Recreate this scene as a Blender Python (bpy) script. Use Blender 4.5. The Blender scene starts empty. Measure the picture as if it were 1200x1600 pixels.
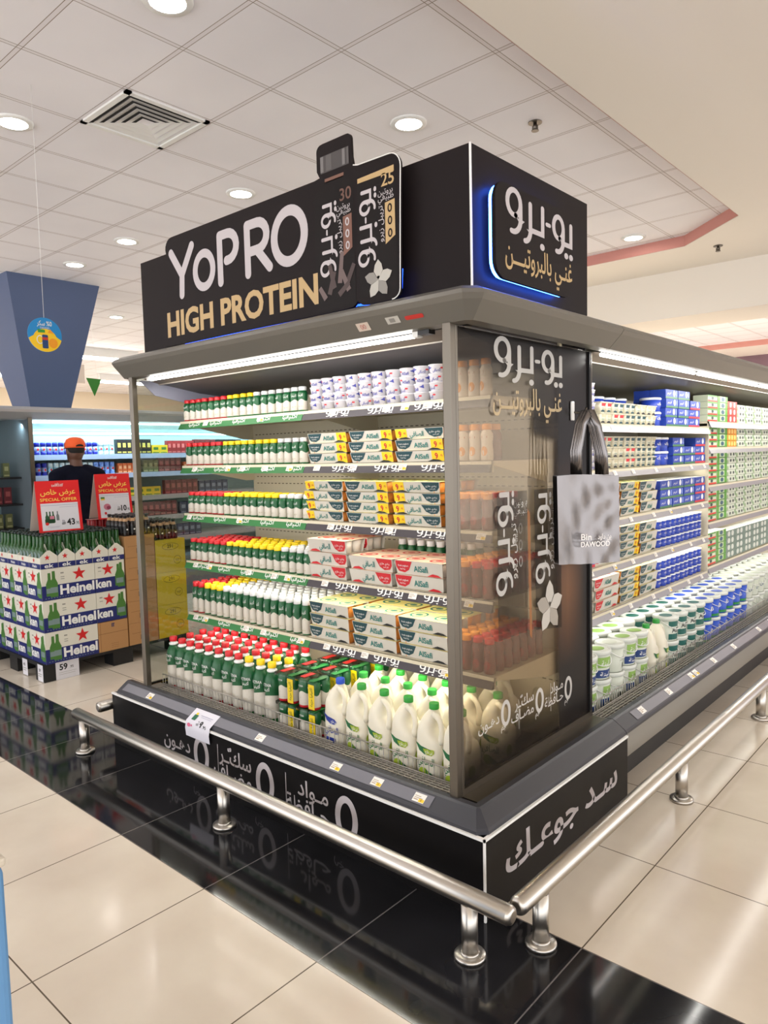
import bpy, math, random, unicodedata
from mathutils import Vector, Matrix
random.seed(7)
SC = bpy.context.scene
COL = SC.collection
PI = math.pi

# ------------------------------------------------------------------ camera, world, lights, exposure
def look(yaw, pit, rol):
    cy, sy = math.cos(yaw), math.sin(yaw)
    f = Vector((-sy * math.cos(pit), cy * math.cos(pit), math.sin(pit)))
    r = Vector((cy, sy, 0)); u = r.cross(f)
    return r * math.cos(rol) + u * math.sin(rol), -r * math.sin(rol) + u * math.cos(rol), f
cam_d = bpy.data.cameras.new('camera'); cam_d.sensor_width = 36; cam_d.lens = 1133.83 * 36 / 1600
cam_d.clip_start = 0.05
CAM = bpy.data.objects.new('camera', cam_d); COL.objects.link(CAM); SC.camera = CAM
_r, _u, _f = look(0.72822, -0.07757, -0.02394)
CAM.matrix_world = Matrix(((_r.x, _u.x, -_f.x, 1.298), (_r.y, _u.y, -_f.y, -1.9116), (_r.z, _u.z, -_f.z, 1.55), (0, 0, 0, 1)))
SC.view_settings.view_transform = 'Standard'; SC.view_settings.look = 'None'
SC.view_settings.gamma = 1; SC.view_settings.use_curve_mapping = False
SC.view_settings.exposure = 1.0
W = bpy.data.worlds.new('world'); SC.world = W; W.use_nodes = True
W.node_tree.nodes['Background'].inputs[0].default_value = (0.99, 0.99, 1.0, 1)
W.node_tree.nodes['Background'].inputs[1].default_value = 1.42
DOWN_W = 1.3          # each ceiling downlight
TUBE_W = 1.45           # canopy tubes, per metre
STRIP_W = .52          # under-shelf strips, per metre
CEIL = 3.69
SOFF = 3.585

def lamp_area(name, loc, size, size_y, watt, rot=(0, 0, 0), col=(1, 1, 1), shape='RECTANGLE', spread=PI):
    d = bpy.data.lights.new(name, 'AREA'); d.shape = shape; d.size = size
    if shape in ('RECTANGLE', 'ELLIPSE'): d.size_y = size_y
    d.energy = watt; d.color = col; d.spread = spread
    o = bpy.data.objects.new(name, d); COL.objects.link(o); o.location = loc; o.rotation_euler = rot
    return o
# the grid of recessed downlights in the tiled ceiling (every third tile)
DOWNS = [(x, y) for x in (-1.78, -3.54, -5.34, -7.1, -8.87) for y in (-3.4, -1.65, 0.11, 1.87, 3.65, 5.43) if (x, y) != (-7.1, 1.87)]
for x, y in DOWNS:
    lamp_area('downlight_lamp', (x, y, CEIL - 0.03), 0.16, 0.16, DOWN_W, col=(1, 0.985, 0.96), shape='DISK', spread=2.6)
FARL = [(-6, 9.5), (-3, 9.5), (0, 9.5), (-6, 12.5), (-3, 12.5), (0, 12.5), (-10, 9.5), (-13.5, 1.0), (-13.5, 5.0), (-17, 3), (-17, 8)]
for x, y in FARL: lamp_area('added_far_lamp', (x, y, CEIL - .03), .3, .3, 60, col=(1, .97, .93), shape='DISK')  # lamps added to brighten the far ceiling and walls, no fixtures modelled
for x, y in [(1.0, -3.6), (2.8, -3.6), (2.8, -1.6), (2.8, 0.6), (2.8, 2.8), (2.8, 5.0), (4.6, 1.0)]:
    lamp_area('added_soffit_lamp', (x, y, SOFF - 0.03), 0.16, 0.16, DOWN_W, col=(1, 0.985, 0.96), shape='DISK', spread=2.6)  # extra lamps added in the soffit out of view to light the room

# ------------------------------------------------------------------ materials
MATS = {}
def mat(name, col=(.8, .8, .8), rough=.5, metal=0., emit=0., ecol=None, spec=.5, alpha=None):
    if name in MATS: return MATS[name]
    m = bpy.data.materials.new(name); m.use_nodes = True
    b = m.node_tree.nodes['Principled BSDF']
    b.inputs['Base Color'].default_value = (*col, 1); b.inputs['Roughness'].default_value = rough
    b.inputs['Metallic'].default_value = metal; b.inputs['Specular IOR Level'].default_value = spec
    if emit:
        b.inputs['Emission Color'].default_value = (*(ecol or col), 1); b.inputs['Emission Strength'].default_value = emit
    MATS[name] = m
    return m
def srgb(r, g, b):
    f = lambda c: (c / 255) / 12.92 if c / 255 <= .04045 else ((c / 255 + .055) / 1.055) ** 2.4
    return (f(r), f(g), f(b))
class NT:
    """tiny node-graph builder"""
    def __init__(s, m): s.t = m.node_tree; s.n = m.node_tree.nodes; s.b = m.node_tree.nodes.get('Principled BSDF')
    def new(s, kind): return s.n.new(kind)
    def put(s, sock, v):
        if isinstance(v, bpy.types.NodeSocket): s.t.links.new(v, sock)
        else: sock.default_value = v
    def m(s, op, a, b=0., c=0.):
        n = s.n.new('ShaderNodeMath'); n.operation = op
        for i, v in enumerate((a, b, c)): s.put(n.inputs[i], v)
        return n.outputs[0]
    def xyz(s):
        n = s.n.new('ShaderNodeTexCoord'); q = s.n.new('ShaderNodeSeparateXYZ'); s.t.links.new(n.outputs['Object'], q.inputs[0])
        return q.outputs[0], q.outputs[1], q.outputs[2], n.outputs['Object']
    def mix(s, f, a, b):
        n = s.n.new('ShaderNodeMix'); n.data_type = 'RGBA'; s.put(n.inputs[0], f)
        for i, v in ((6, a), (7, b)): s.put(n.inputs[i], (*v, 1) if isinstance(v, tuple) and len(v) == 3 else v)
        return n.outputs[2]
    def noise(s, vec, scale, detail=3.):
        n = s.n.new('ShaderNodeTexNoise'); s.t.links.new(vec, n.inputs['Vector']); n.inputs['Scale'].default_value = scale; n.inputs['Detail'].default_value = detail
        return n.outputs[0]
    def ramp(s, v, lo, hi):
        n = s.n.new('ShaderNodeMapRange'); s.put(n.inputs[0], v); n.inputs[1].default_value = lo; n.inputs[2].default_value = hi
        return n.outputs[0]
    def bump(s, h, strength, dist=.01):
        n = s.n.new('ShaderNodeBump'); n.inputs['Strength'].default_value = strength; n.inputs['Distance'].default_value = dist
        s.put(n.inputs['Height'], h); s.t.links.new(n.outputs[0], s.b.inputs['Normal'])

WHITE = mat('white_plastic', (.82, .82, .80), .35)
BLACK = mat('black_plastic', (.012, .012, .013), .4)
STEEL = mat('brushed_steel', (.17, .15, .125), .34, 1)
def brushed(m, lo, hi, sc):
    g = NT(m); v = g.xyz()[3]; mp = g.new('ShaderNodeMapping'); g.t.links.new(v, mp.inputs[0]); mp.inputs['Scale'].default_value = sc
    n = g.noise(mp.outputs[0], 6., 4.)
    g.put(g.b.inputs['Roughness'], g.m('ADD', g.m('MULTIPLY', n, hi - lo), lo))

RAIL = mat('polished_rail_steel', (.52, .49, .45), .30, 1); 
CANOPY = mat('champagne_canopy_metal', (.205, .195, .175), .42, .55)
CANOPY_G = mat('grey_canopy_metal', (.42, .42, .43), .42, .4)
CLAD = mat('dark_brown_cladding', srgb(30, 24, 25), .5, spec=.12)
CLADK = mat('black_plinth_laminate', srgb(15, 13, 14), .4, spec=.2)
TRIM = mat('white_edge_trim', (.85, .84, .82), .4)
BUMP = mat('charcoal_bumper', srgb(52, 53, 60), .38)
LETW = mat('pale_letter_vinyl', srgb(190, 183, 186), .5)
LETG = mat('gold_letter_vinyl', srgb(190, 160, 112), .45)
INTER = mat('cream_cooler_lining', srgb(214, 205, 180), .5)
INTDK = mat('grey_cooler_ceiling', srgb(96, 93, 95), .5)
INTBL = mat('bluish_grey_gusset', srgb(150, 152, 170), .5)
GRILL = mat('grey_wire', srgb(158, 153, 145), .4, .4)
LEDM = mat('led_tube_glow', (1, 1, 1), .4, 0, 5.0, (1, .97, .92))
STRIPM = mat('shelf_strip_glow', (1, 1, 1), .4, 0, 2.0, (1, .98, .94))
DLGLOW = mat('downlight_lens_glow', (1, 1, 1), .4, 0, 14.0, (1, .95, .86))
BLUELED = mat('blue_led', (.02, .1, 1), .4, 0, 18., (.03, .14, 1.0))
TAGW = mat('white_tag_card', (.78, .76, .72), .5)
TAGY = mat('yellow_tag_print', srgb(240, 200, 50), .5)
CLEARRAIL = mat('clear_price_channel', srgb(118, 118, 126), .15)

def glassmat(name, tint, gloss=1.0, rough=.02):
    m = bpy.data.materials.new(name); m.use_nodes = True; t = m.node_tree; n = t.nodes; n.remove(n['Principled BSDF'])
    tr = n.new('ShaderNodeBsdfTransparent'); tr.inputs[0].default_value = (*tint, 1)
    gl = n.new('ShaderNodeBsdfGlossy'); gl.inputs['Roughness'].default_value = rough
    fr = n.new('ShaderNodeFresnel'); fr.inputs[0].default_value = 1.45
    mu = n.new('ShaderNodeMath'); mu.operation = 'MULTIPLY'; t.links.new(fr.outputs[0], mu.inputs[0]); mu.inputs[1].default_value = gloss
    mx = n.new('ShaderNodeMixShader'); t.links.new(mu.outputs[0], mx.inputs[0]); t.links.new(tr.outputs[0], mx.inputs[1]); t.links.new(gl.outputs[0], mx.inputs[2])
    t.links.new(mx.outputs[0], n['Material Output'].inputs[0]); MATS[name] = m
    return m
GLASS = glassmat('clear_glass', (.80, .83, .81), 1.0)
SMOKE = glassmat('smoked_glass', (.93, .92, .90), .35)

# ------------------------------------------------------------------ text
_ar = {}
for cp in range(0xFE70, 0xFEFD):
    d = unicodedata.decomposition(chr(cp)).split()
    if len(d) == 2 and d[0] in ('<isolated>', '<final>', '<initial>', '<medial>'):
        _ar.setdefault(chr(int(d[1], 16)), {})[d[0][1:-1]] = chr(cp)
def shape(s):
    """visual-order string: arabic words shaped to presentation forms and the line reversed"""
    if not any('\u0600' <= c <= '\u06ff' for c in s): return s
    two = lambda c: c == '\u0640' or (c in _ar and 'initial' in _ar[c])       # joins to the next letter
    anyj = lambda c: c == '\u0640' or (c in _ar and 'final' in _ar[c])
    out = []
    for i, c in enumerate(s):
        if c not in _ar: out.append(c); continue
        p = i > 0 and two(s[i - 1]); q = i + 1 < len(s) and two(c) and anyj(s[i + 1])
        form = 'medial' if p and q else 'final' if p else 'initial' if q else 'isolated'
        out.append(_ar[c].get(form) or _ar[c].get('isolated') or c)
    return ''.join(reversed(out))
_cu = bpy.data.curves.new('glyph_source', 'FONT'); _cu.resolution_u = 3
_to = bpy.data.objects.new('glyph_source', _cu); COL.objects.link(_to)
def _read(body, off):
    _cu.body = body; _cu.offset = off
    dg = bpy.context.evaluated_depsgraph_get(); dg.update()
    e = _to.evaluated_get(dg); me = e.to_mesh()
    v = [(p.co.x, p.co.y) for p in me.vertices]; f = [tuple(p.vertices) for p in me.polygons]
    e.to_mesh_clear()
    return v, f
_gl = {}
def _w(s):
    v, f = _read(s, 0.); xs = [p[0] for p in v]
    return max(xs) - min(xs)
_w2 = None
def glyph(ch, off):
    global _w2
    k = (ch, off)
    if k not in _gl:
        if _w2 is None: _w2 = _w('||')
        adv = _w('|' + ch + '|') - _w2
        _gl[k] = (*(_read(ch, off) if ch.strip() else ([], [])), adv)
    return _gl[k]
def text2d(s, size=1., bold=0., track=0.):
    """list of (verts, faces) per glyph in 2d plus the total width; baseline at 0"""
    x, out = 0., []
    for c in shape(s):
        v, f, a = glyph(c, bold)
        st = 1.35 if c == '\u0640' else 1.; out.append(([(x + ((p[0] - a / 2) * st + a / 2) * size, p[1] * size) for p in v], f)); x += (a + track) * size
    return out, x
def stroke2d(pts, w, n=8):
    """one mitred round-capped band along a 2d polyline"""
    P = [Vector(p) for p in pts]; L, R = [], []
    for i, p in enumerate(P):
        d0 = (p - P[i - 1]).normalized() if i else None; d1 = (P[i + 1] - p).normalized() if i + 1 < len(P) else None
        d0 = d0 or d1; d1 = d1 or d0
        nn = Vector((-(d0 + d1).y, (d0 + d1).x)).normalized(); k = w / 2 / max(.45, nn.dot(Vector((-d0.y, d0.x))))
        L.append(p + nn * k); R.append(p - nn * k)
    def half(c, d):
        a0 = math.atan2(d.y, d.x); return [(c.x + w / 2 * math.cos(a0 - PI / 2 + PI * q / n), c.y + w / 2 * math.sin(a0 - PI / 2 + PI * q / n)) for q in range(1, n)]
    v = [tuple(p) for p in R] + half(P[-1], (P[-1] - P[-2])) + [tuple(p) for p in reversed(L)] + half(P[0], (P[0] - P[1]))
    m = len(P); h = n - 1; f = []
    for i in range(m - 1): f.append((i, i + 1, 2 * m + h - 2 - i, 2 * m + h - 1 - i))
    f.append(tuple([m - 1] + list(range(m, m + h)) + [m + h])); f.append(tuple([2 * m + h - 1] + list(range(2 * m + h, 2 * m + 2 * h)) + [0]))
    return [(v, f)]
def disc2d(cx, cy, rx, ry, n=20):
    return ([(cx + rx * math.cos(2 * PI * i / n), cy + ry * math.sin(2 * PI * i / n)) for i in range(n)], [tuple(range(n))])
def arc(cx, cy, rx, ry, a0, a1, n=12):
    return [(cx + rx * math.cos(math.radians(a0 + (a1 - a0) * i / n)), cy + ry * math.sin(math.radians(a0 + (a1 - a0) * i / n))) for i in range(n + 1)]
def ring2d(cx, cy, rx, ry, t, n=28):
    v = [(cx + rx * math.cos(2 * PI * i / n), cy + ry * math.sin(2 * PI * i / n)) for i in range(n)]
    v += [(cx + (rx - t) * math.cos(2 * PI * i / n), cy + (ry - t) * math.sin(2 * PI * i / n)) for i in range(n)]
    return (v, [(i, (i + 1) % n, n + (i + 1) % n, n + i) for i in range(n)])
def star2d(cx, cy, r):
    v = [(cx, cy)] + [(cx + (r if i % 2 == 0 else r * .4) * math.sin(i * PI / 5), cy + (r if i % 2 == 0 else r * .4) * math.cos(i * PI / 5)) for i in range(10)]
    return (v, [(0, 1 + i, 1 + (i + 1) % 10) for i in range(10)])
def rrect2d(x0, x1, y0, y1, r, n=6):
    p = arc(x1 - r, y1 - r, r, r, 0, 90, n) + arc(x0 + r, y1 - r, r, r, 90, 180, n) + arc(x0 + r, y0 + r, r, r, 180, 270, n) + arc(x1 - r, y0 + r, r, r, 270, 360, n)
    return p
def rect2d(x0, x1, y0, y1): return ([(x0, y0), (x1, y0), (x1, y1), (x0, y1)], [(0, 1, 2, 3)])
def poly2d(p): return (list(p), [tuple(range(len(p)))])
def brand_word():
    """the arabic wordmark of the signs, drawn in strokes: 3.05 wide, x-height 1"""
    w = .155; o = []
    o += stroke2d(arc(.38, .62, .27, .36, -75, 285, 22), w) + stroke2d([(.65, .62), (.65, .2)] + arc(.33, .2, .32, .42, 0, -100, 8), w)
    o += stroke2d([(1.07, .78), (1.07, .0)] + arc(.83, 0, .24, .36, 0, -88, 8), w)
    o += stroke2d([(1.07, 0.02), (1.62, .02), (1.62, .82)], w) + [disc2d(1.60, -.36, .105, .105)]
    o += stroke2d([(1.815, .40), (1.945, .40)], .125)
    o += stroke2d(arc(2.37, .46, .235, .34, -75, 285, 22), w) + stroke2d([(2.605, .46), (2.605, .1)] + arc(2.33, .1, .275, .40, 0, -100, 8), w)
    o += stroke2d([(2.58, .02), (3.0, .02), (3.0, .68)], w) + [disc2d(2.76, -.34, .10, .10), disc2d(3.0, -.34, .10, .10)]
    return o

# ------------------------------------------------------------------ meshes
def lift(pts, f, at, k):
    """overlapping prints sit a fifteenth of a millimetre apart"""
    if not k: return pts
    o, a, b = (Vector(f(at[0] + dx, at[1] + dy)) for dx, dy in ((0, 0), (1e-3, 0), (0, 1e-3)))
    n = (a - o).cross(b - o)
    if n.length < 1e-12: return pts
    n.normalize(); n *= 7e-5 * k
    return [(p[0] + n.x, p[1] + n.y, p[2] + n.z) for p in pts]
class MB:
    def __init__(s): s.V = []; s.F = []; s.M = []; s.S = []; s.mats = []
    def mi(s, m):
        if m not in s.mats: s.mats.append(m)
        return s.mats.index(m)
    def add(s, v, f, m, smooth=False):
        b = len(s.V); s.V += [tuple(p) for p in v]; k = s.mi(m)
        for q in f: s.F.append(tuple(b + i for i in q)); s.M.append(k); s.S.append(smooth)
        return s
    def box(s, x0, x1, y0, y1, z0, z1, m):
        v = [(x0, y0, z0), (x1, y0, z0), (x1, y1, z0), (x0, y1, z0), (x0, y0, z1), (x1, y0, z1), (x1, y1, z1), (x0, y1, z1)]
        return s.add(v, [(0, 3, 2, 1), (4, 5, 6, 7), (0, 1, 5, 4), (1, 2, 6, 5), (2, 3, 7, 6), (3, 0, 4, 7)], m)
    def loft(s, rings, m, smooth=True, caps=(True, True), ms=None, closed=True):
        n = len(rings[0]); b = len(s.V)
        for r in rings: s.V += [tuple(p) for p in r]
        for i in range(len(rings) - 1):
            k = s.mi(ms[i] if ms else m)
            for j in range(n if closed else n - 1):
                j2 = (j + 1) % n
                s.F.append((b + i * n + j, b + i * n + j2, b + (i + 1) * n + j2, b + (i + 1) * n + j)); s.M.append(k); s.S.append(smooth)
        if caps[0]: s.F.append(tuple(b + j for j in reversed(range(n)))); s.M.append(s.mi(ms[0] if ms else m)); s.S.append(False)
        if caps[1]: s.F.append(tuple(b + (len(rings) - 1) * n + j for j in range(n))); s.M.append(s.mi(ms[-1] if ms else m)); s.S.append(False)
        return s
    def lathe(s, prof, n, m, c=(0, 0, 0), ms=None, smooth=True, caps=(True, True)):
        rings = [[(c[0] + r * math.cos(2 * PI * j / n), c[1] + r * math.sin(2 * PI * j / n), c[2] + z) for j in range(n)] for r, z in prof]
        return s.loft(rings, m, smooth, caps, ms)
    def prism(s, poly, axis, a0, a1, m):
        """poly in the two other axes (x: (y,z), y: (x,z), z: (x,y)) extruded along axis"""
        def P(p, a): return (a, p[0], p[1]) if axis == 'x' else (p[0], a, p[1]) if axis == 'y' else (p[0], p[1], a)
        return s.loft([[P(p, a0) for p in poly], [P(p, a1) for p in poly]], m, False)
    def tube(s, path, r, m, n=8, caps=(True, True)):
        rings = []; path = [Vector(p) for p in path]; N = None
        rr = r if isinstance(r, (list, tuple)) else [r] * len(path)
        for i, p in enumerate(path):
            t = (path[min(i + 1, len(path) - 1)] - path[max(i - 1, 0)]).normalized()
            if N is None: N = t.orthogonal().normalized()
            N = (N - t * N.dot(t)).normalized(); B = t.cross(N)
            rings.append([p + (N * math.cos(2 * PI * j / n) + B * math.sin(2 * PI * j / n)) * rr[i] for j in range(n)])
        return s.loft(rings, m, True, caps)
    def flat(s, shapes, m, f):
        """2d shapes mapped to 3d by f(x, y)"""
        for k, (v, fc) in enumerate(shapes if isinstance(shapes, list) else [shapes]):
            if v: s.add(lift([f(x, y) for x, y in v], f, v[0], k % 8), fc, m)
        return s
    def text(s, t, f, size, m, bold=0., at=(0, 0), align='l', track=0., width=None):
        g, w = text2d(t, size, bold, track)
        k = 1.
        if width: k = width / max(w, 1e-6); w = width
        ox = at[0] - (w / 2 if align == 'c' else w if align == 'r' else 0)
        for i, (v, fc) in enumerate(g):
            if v: s.add(lift([f(ox + x * k, at[1] + y) for x, y in v], f, (ox, at[1]), i % 2), fc, m)
        return s
    def mesh(s, name):
        me = bpy.data.meshes.new(name); me.from_pydata(s.V, [], s.F)
        for m in s.mats: me.materials.append(m)
        me.polygons.foreach_set('material_index', s.M); me.polygons.foreach_set('use_smooth', s.S); me.update()
        return me
    def build(s, name, parent=None, bevel=0., seg=2):
        o = bpy.data.objects.new(name, s.mesh(name)); COL.objects.link(o)
        if parent is not None: o.parent = parent
        if bevel:
            b = o.modifiers.new('edge', 'BEVEL'); b.width = bevel; b.segments = seg; b.limit_method = 'ANGLE'; b.angle_limit = .6
        return o
def tag(o, label, cat, group=None):
    o['label'] = label; o['category'] = cat
    if group: o['group'] = group
    return o
def thing(name, label, cat, loc=(0, 0, 0), rz=0., group=None):
    o = bpy.data.objects.new(name, None); COL.objects.link(o); o.location = loc; o.rotation_euler = (0, 0, rz); o.empty_display_size = .05
    return tag(o, label, cat, group)
def structure(o): o['kind'] = 'structure'; return o
def copy_tree(o, parent=None):
    c = o.copy(); COL.objects.link(c)
    if parent is not None: c.parent = parent
    for ch in KIDS.get(o.name, ()): copy_tree(ch, c)
    return c
KIDS = {}
def proto(root, *kids):
    for k in kids: k.parent = root
    KIDS[root.name] = list(kids); USED[root.name] = False
    return root
USED = {}
PARK = []
def place(p, loc, rz, label, group=None):
    """the first placing moves the built one, later ones copy it with its parts"""
    o = p
    if USED[p.name]: o = copy_tree(p)
    USED[p.name] = True
    o.location = loc; o.rotation_euler = (0, 0, rz); o['label'] = label
    if group: o['group'] = group
    elif 'group' in o.keys(): del o['group']
    return o
ORD = 'zeroth first second third fourth fifth sixth seventh eighth ninth tenth eleventh twelfth thirteenth fourteenth fifteenth sixteenth seventeenth eighteenth nineteenth twentieth'.split()
def nth(i):
    if i <= 20: return ORD[i]
    t = {2: 'twenty', 3: 'thirty', 4: 'forty', 5: 'fifty', 6: 'sixty', 7: 'seventy', 8: 'eighty', 9: 'ninety'}
    return (t[i // 10] + '-' + ORD[i % 10]) if i % 10 else t[i // 10][:-1] + 'ieth'
# planar mappers: (x along, z up) on a plane
def on_front(y, x0=0., z0=0., n=.0008): return lambda a, b: (x0 + a, y - n, z0 + b)          # faces -y, reads along +x
def on_side(x, y0=0., z0=0., n=.0008): return lambda a, b: (x + n, y0 + a, z0 + b)           # faces +x, reads along +y
# ================================================================== the room
m = mat('floor_tiles', srgb(224, 206, 184), .12)
g = NT(m); X, Y, Z, P = g.xyz()
YL, YH = -.487, .087
strip = g.m('MULTIPLY', g.m('GREATER_THAN', Y, YL), g.m('LESS_THAN', Y, YH))
def joint(v, origin, pitch, w):
    q = g.m('DIVIDE', g.m('SUBTRACT', v, origin), pitch)
    fr = g.m('ABSOLUTE', g.m('SUBTRACT', g.m('FRACT', q), .5))
    return g.m('GREATER_THAN', fr, .5 - w / pitch / 2)
jx = joint(X, .301 - .595 * 40, .595, .0045)
jy = g.m('MULTIPLY', joint(Y, YH - .592 * 40, .592, .0045), g.m('GREATER_THAN', Y, YH - .003))
jy2 = g.m('MULTIPLY', joint(Y, YL - .609 * 40, .609, .0045), g.m('LESS_THAN', Y, YL + .003))
jj = g.m('MAXIMUM', jx, g.m('MAXIMUM', jy, jy2))
n1 = g.noise(P, 2.2, 5.); n2 = g.noise(P, 14., 4.)
beige = g.mix(g.ramp(n1, .3, .7), srgb(206, 193, 177), srgb(222, 212, 197))
black = g.mix(g.ramp(n1, .35, .75), srgb(20, 20, 22), srgb(38, 38, 42))
base = g.mix(strip, beige, black)
jc = g.mix(strip, srgb(92, 80, 66), srgb(104, 100, 100))
g.put(g.b.inputs['Base Color'], g.mix(jj, base, jc))
g.put(g.b.inputs['Roughness'], g.m('ADD', g.m('MULTIPLY', n2, .06), g.m('MULTIPLY_ADD', strip, -.05, .095)))
m.node_tree.nodes['Principled BSDF'].inputs['Specular IOR Level'].default_value = .32; FLOORM = m
b = MB(); b.box(-20.2, 8, -8, 16, -.12, 0, FLOORM); structure(b.build('floor'))

m = mat('ceiling_tiles', srgb(214, 206, 202), .75)
g = NT(m); X, Y, Z, P = g.xyz()
def fr(v, origin, pitch): return g.m('SUBTRACT', g.m('FRACT', g.m('DIVIDE', g.m('SUBTRACT', v, origin), pitch)), 0)
fx = fr(X, -.913 - .5825 * 60, .5825); fy = fr(Y, .385 - .5865 * 40, .5865)
bx = g.m('MAXIMUM', g.m('LESS_THAN', fx, .022), g.m('GREATER_THAN', fx, .978))
by = g.m('MAXIMUM', g.m('LESS_THAN', fy, .022), g.m('GREATER_THAN', fy, .978))
bar = g.m('MAXIMUM', bx, by)
ex = g.m('COMPARE', g.m('ABSOLUTE', g.m('SUBTRACT', fx, .4985)), .4775, .0036); ey = g.m('COMPARE', g.m('ABSOLUTE', g.m('SUBTRACT', fy, .4985)), .4775, .0036)
edge = g.m('MAXIMUM', ex, ey)
nn = g.noise(P, 1.1, 3.); ns = g.noise(P, 160., 2.)
c = g.mix(g.ramp(nn, .3, .7), srgb(238, 236, 241), srgb(247, 245, 249))
c = g.mix(bar, c, srgb(234, 230, 234)); c = g.mix(edge, c, srgb(150, 138, 130))
g.put(g.b.inputs['Base Color'], c); g.bump(ns, .12, .002)
CEILM = m
b = MB(); b.prism([(-20.2, -8), (-.70, -8), (-.70, 5.12), (-1.385, 5.76), (-7, 5.82), (-7, 16), (-20.2, 16)], 'z', CEIL, CEIL + .1, CEILM); structure(b.build('ceiling'))
PLAST = mat('cream_plaster', srgb(243, 236, 226), .8)
PINK = mat('dusty_pink_paint', srgb(205, 142, 132), .7)
# plaster soffit: lower than the tiles, with the pink step at its edge
b = MB()
out = [(-.70, -8), (-.70, 5.12), (-1.385, 5.76), (-20.2, 5.82), (-20.2, 6.72), (8, 6.72), (8, -8)]
b.prism([(-.70, -8), (-.70, 5.12), (.03, 5.12), (.03, -8)], 'z', SOFF, SOFF + .3, PLAST)
b.prism([(-.70, 5.12), (-1.385, 5.76), (-1.385, 6.72), (8, 6.72), (8, 5.12)], 'z', SOFF, SOFF + .3, PLAST)
b.prism([(-1.385, 5.76), (-7, 5.82), (-7, 6.72), (-1.385, 6.72)], 'z', SOFF, SOFF + .3, PLAST)
# the gentle fall of the plaster away from the step
b.add([(.03, -8, SOFF), (.03, 5.12, SOFF), (1.0, 5.12, SOFF - .03), (1.0, -8, SOFF - .03)], [(0, 1, 2, 3)], PLAST)
b.add([(1.0, -8, SOFF - .03), (1.0, 5.12, SOFF - .03), (8, 5.12, SOFF - .03), (8, -8, SOFF - .03)], [(0, 1, 2, 3)], PLAST)
b.add([(.03, 5.12, SOFF), (1.0, 5.12, SOFF), (8, 5.12, SOFF), (8, 5.12, SOFF - .03), (1.0, 5.12, SOFF - .03)], [(0, 1, 2, 3, 4)], PLAST)
o = structure(b.build('ceiling_soffit'))
b = MB()
for p, q in (((-.705, 5.115), (-1.388, 5.752)), ((-1.388, 5.752), (-7, 5.812))):
    b.add([(p[0], p[1], SOFF), (q[0], q[1], SOFF), (q[0], q[1], CEIL), (p[0], p[1], CEIL)], [(0, 1, 2, 3)], PINK)
b.box(-.702, -.698, -8, 5.12, SOFF, CEIL, PINK)
structure(b.build('trim_pink_step'))
b = MB(); b.box(-7, 8, 6.72, 7.6, 3.06, SOFF + .3, PLAST); structure(b.build('ceiling_beam'))
b = MB(); b.box(-7, 8, 7.6, 14.2, CEIL, CEIL + .1, CEILM); structure(b.build('ceiling_far'))
b = MB(); b.box(-7, 8, 14.2, 14.23, SOFF, CEIL, PINK); structure(b.build('trim_far_pink_step'))
b = MB(); b.box(-7, 8, 14.23, 16, SOFF, SOFF + .2, PLAST); structure(b.build('ceiling_far_soffit'))
WALLM = mat('beige_wall_panel', srgb(232, 216, 190), .7)
b = MB(); b.box(-20.3, -20.2, -8, 16, 0, CEIL, WALLM)
for k in range(12): b.box(-20.2, -20.19, -7 + 2 * k, -6.97 + 2 * k, 0, 2.9, mat('panel_seam', srgb(176, 160, 138), .8))
structure(b.build('wall_left'))
PURP = mat('dull_purple_paint', srgb(122, 96, 108), .7)
b = MB(); b.box(-20.2, 8, 15.9, 16, 0, SOFF, PURP); structure(b.build('wall_far'))

# ------------------------------------------------------------------ column with its flaring blue head
COLB = mat('slate_blue_paint', srgb(76, 92, 128), .55)
cx_, cy_ = -7.80, 2.03
b = MB()
def sq(h, z): return [(cx_ - h, cy_ - h, z), (cx_ + h, cy_ - h, z), (cx_ + h, cy_ + h, z), (cx_ - h, cy_ + h, z)]
b.loft([sq(.22, 0), sq(.22, 2.1), sq(.54, CEIL)], COLB, False)
structure(b.build('column'))

# ------------------------------------------------------------------ ceiling fixtures
def downlight(x, y, z, label):
    t = thing('downlight', label, 'ceiling light', (x, y, z))
    b = MB(); b.lathe([(.085, -.012), (.115, -.012), (.12, -.004), (.12, 0)], 24, WHITE, caps=(False, False)); b.build('trim_ring', t)
    b = MB(); b.lathe([(.02, -.008), (.088, -.009)], 24, DLGLOW, caps=(True, False)); b.build('lens', t)
seen = {(-1.78, 1.87): 'round downlight in the tile above the black header box', (-3.54, 1.87): 'round downlight above the middle of the sign with white lettering',
        (-3.54, .11): 'round downlight beside the square air vent, at the photo edge', (-5.34, 1.87): 'round downlight second in the row leading to the blue column',
        (-1.78, .11): 'round downlight cut by the top edge of the photo', (-8.87, 3.65): 'small distant downlight just beside the black header',
        (-1.78, 5.43): 'round downlight beside the pink ceiling step'}
for (x, y), l in seen.items(): downlight(x, y, CEIL, l)
downlight(-6.49, 1.9, CEIL, 'round downlight glowing right in front of the blue column head')
downlight(-5.4, 11.6, CEIL, 'tiny downlight in the far tiles over the long cooler')
t = thing('air_vent', 'square white ceiling air vent with black concentric slots', 'air vent', (-2.95, .678, CEIL))
b = MB(); h = .285
for k in range(5):
    a0 = h - .02 - k * .047; a1 = a0 - .022
    for sx, sy in ((1, 0), (-1, 0), (0, 1), (0, -1)):
        u = (sx, sy); w = (-sy, sx)
        P2 = lambda d, e, z: (u[0] * d + w[0] * e, u[1] * d + w[1] * e, z)
        b.add([P2(a0, -a0, -.006), P2(a0, a0, -.006), P2(a1 - .008, a1 - .008, .03 - .03), P2(a1 - .008, -a1 + .008, 0.0)], [(0, 1, 2, 3)], WHITE)
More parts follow.
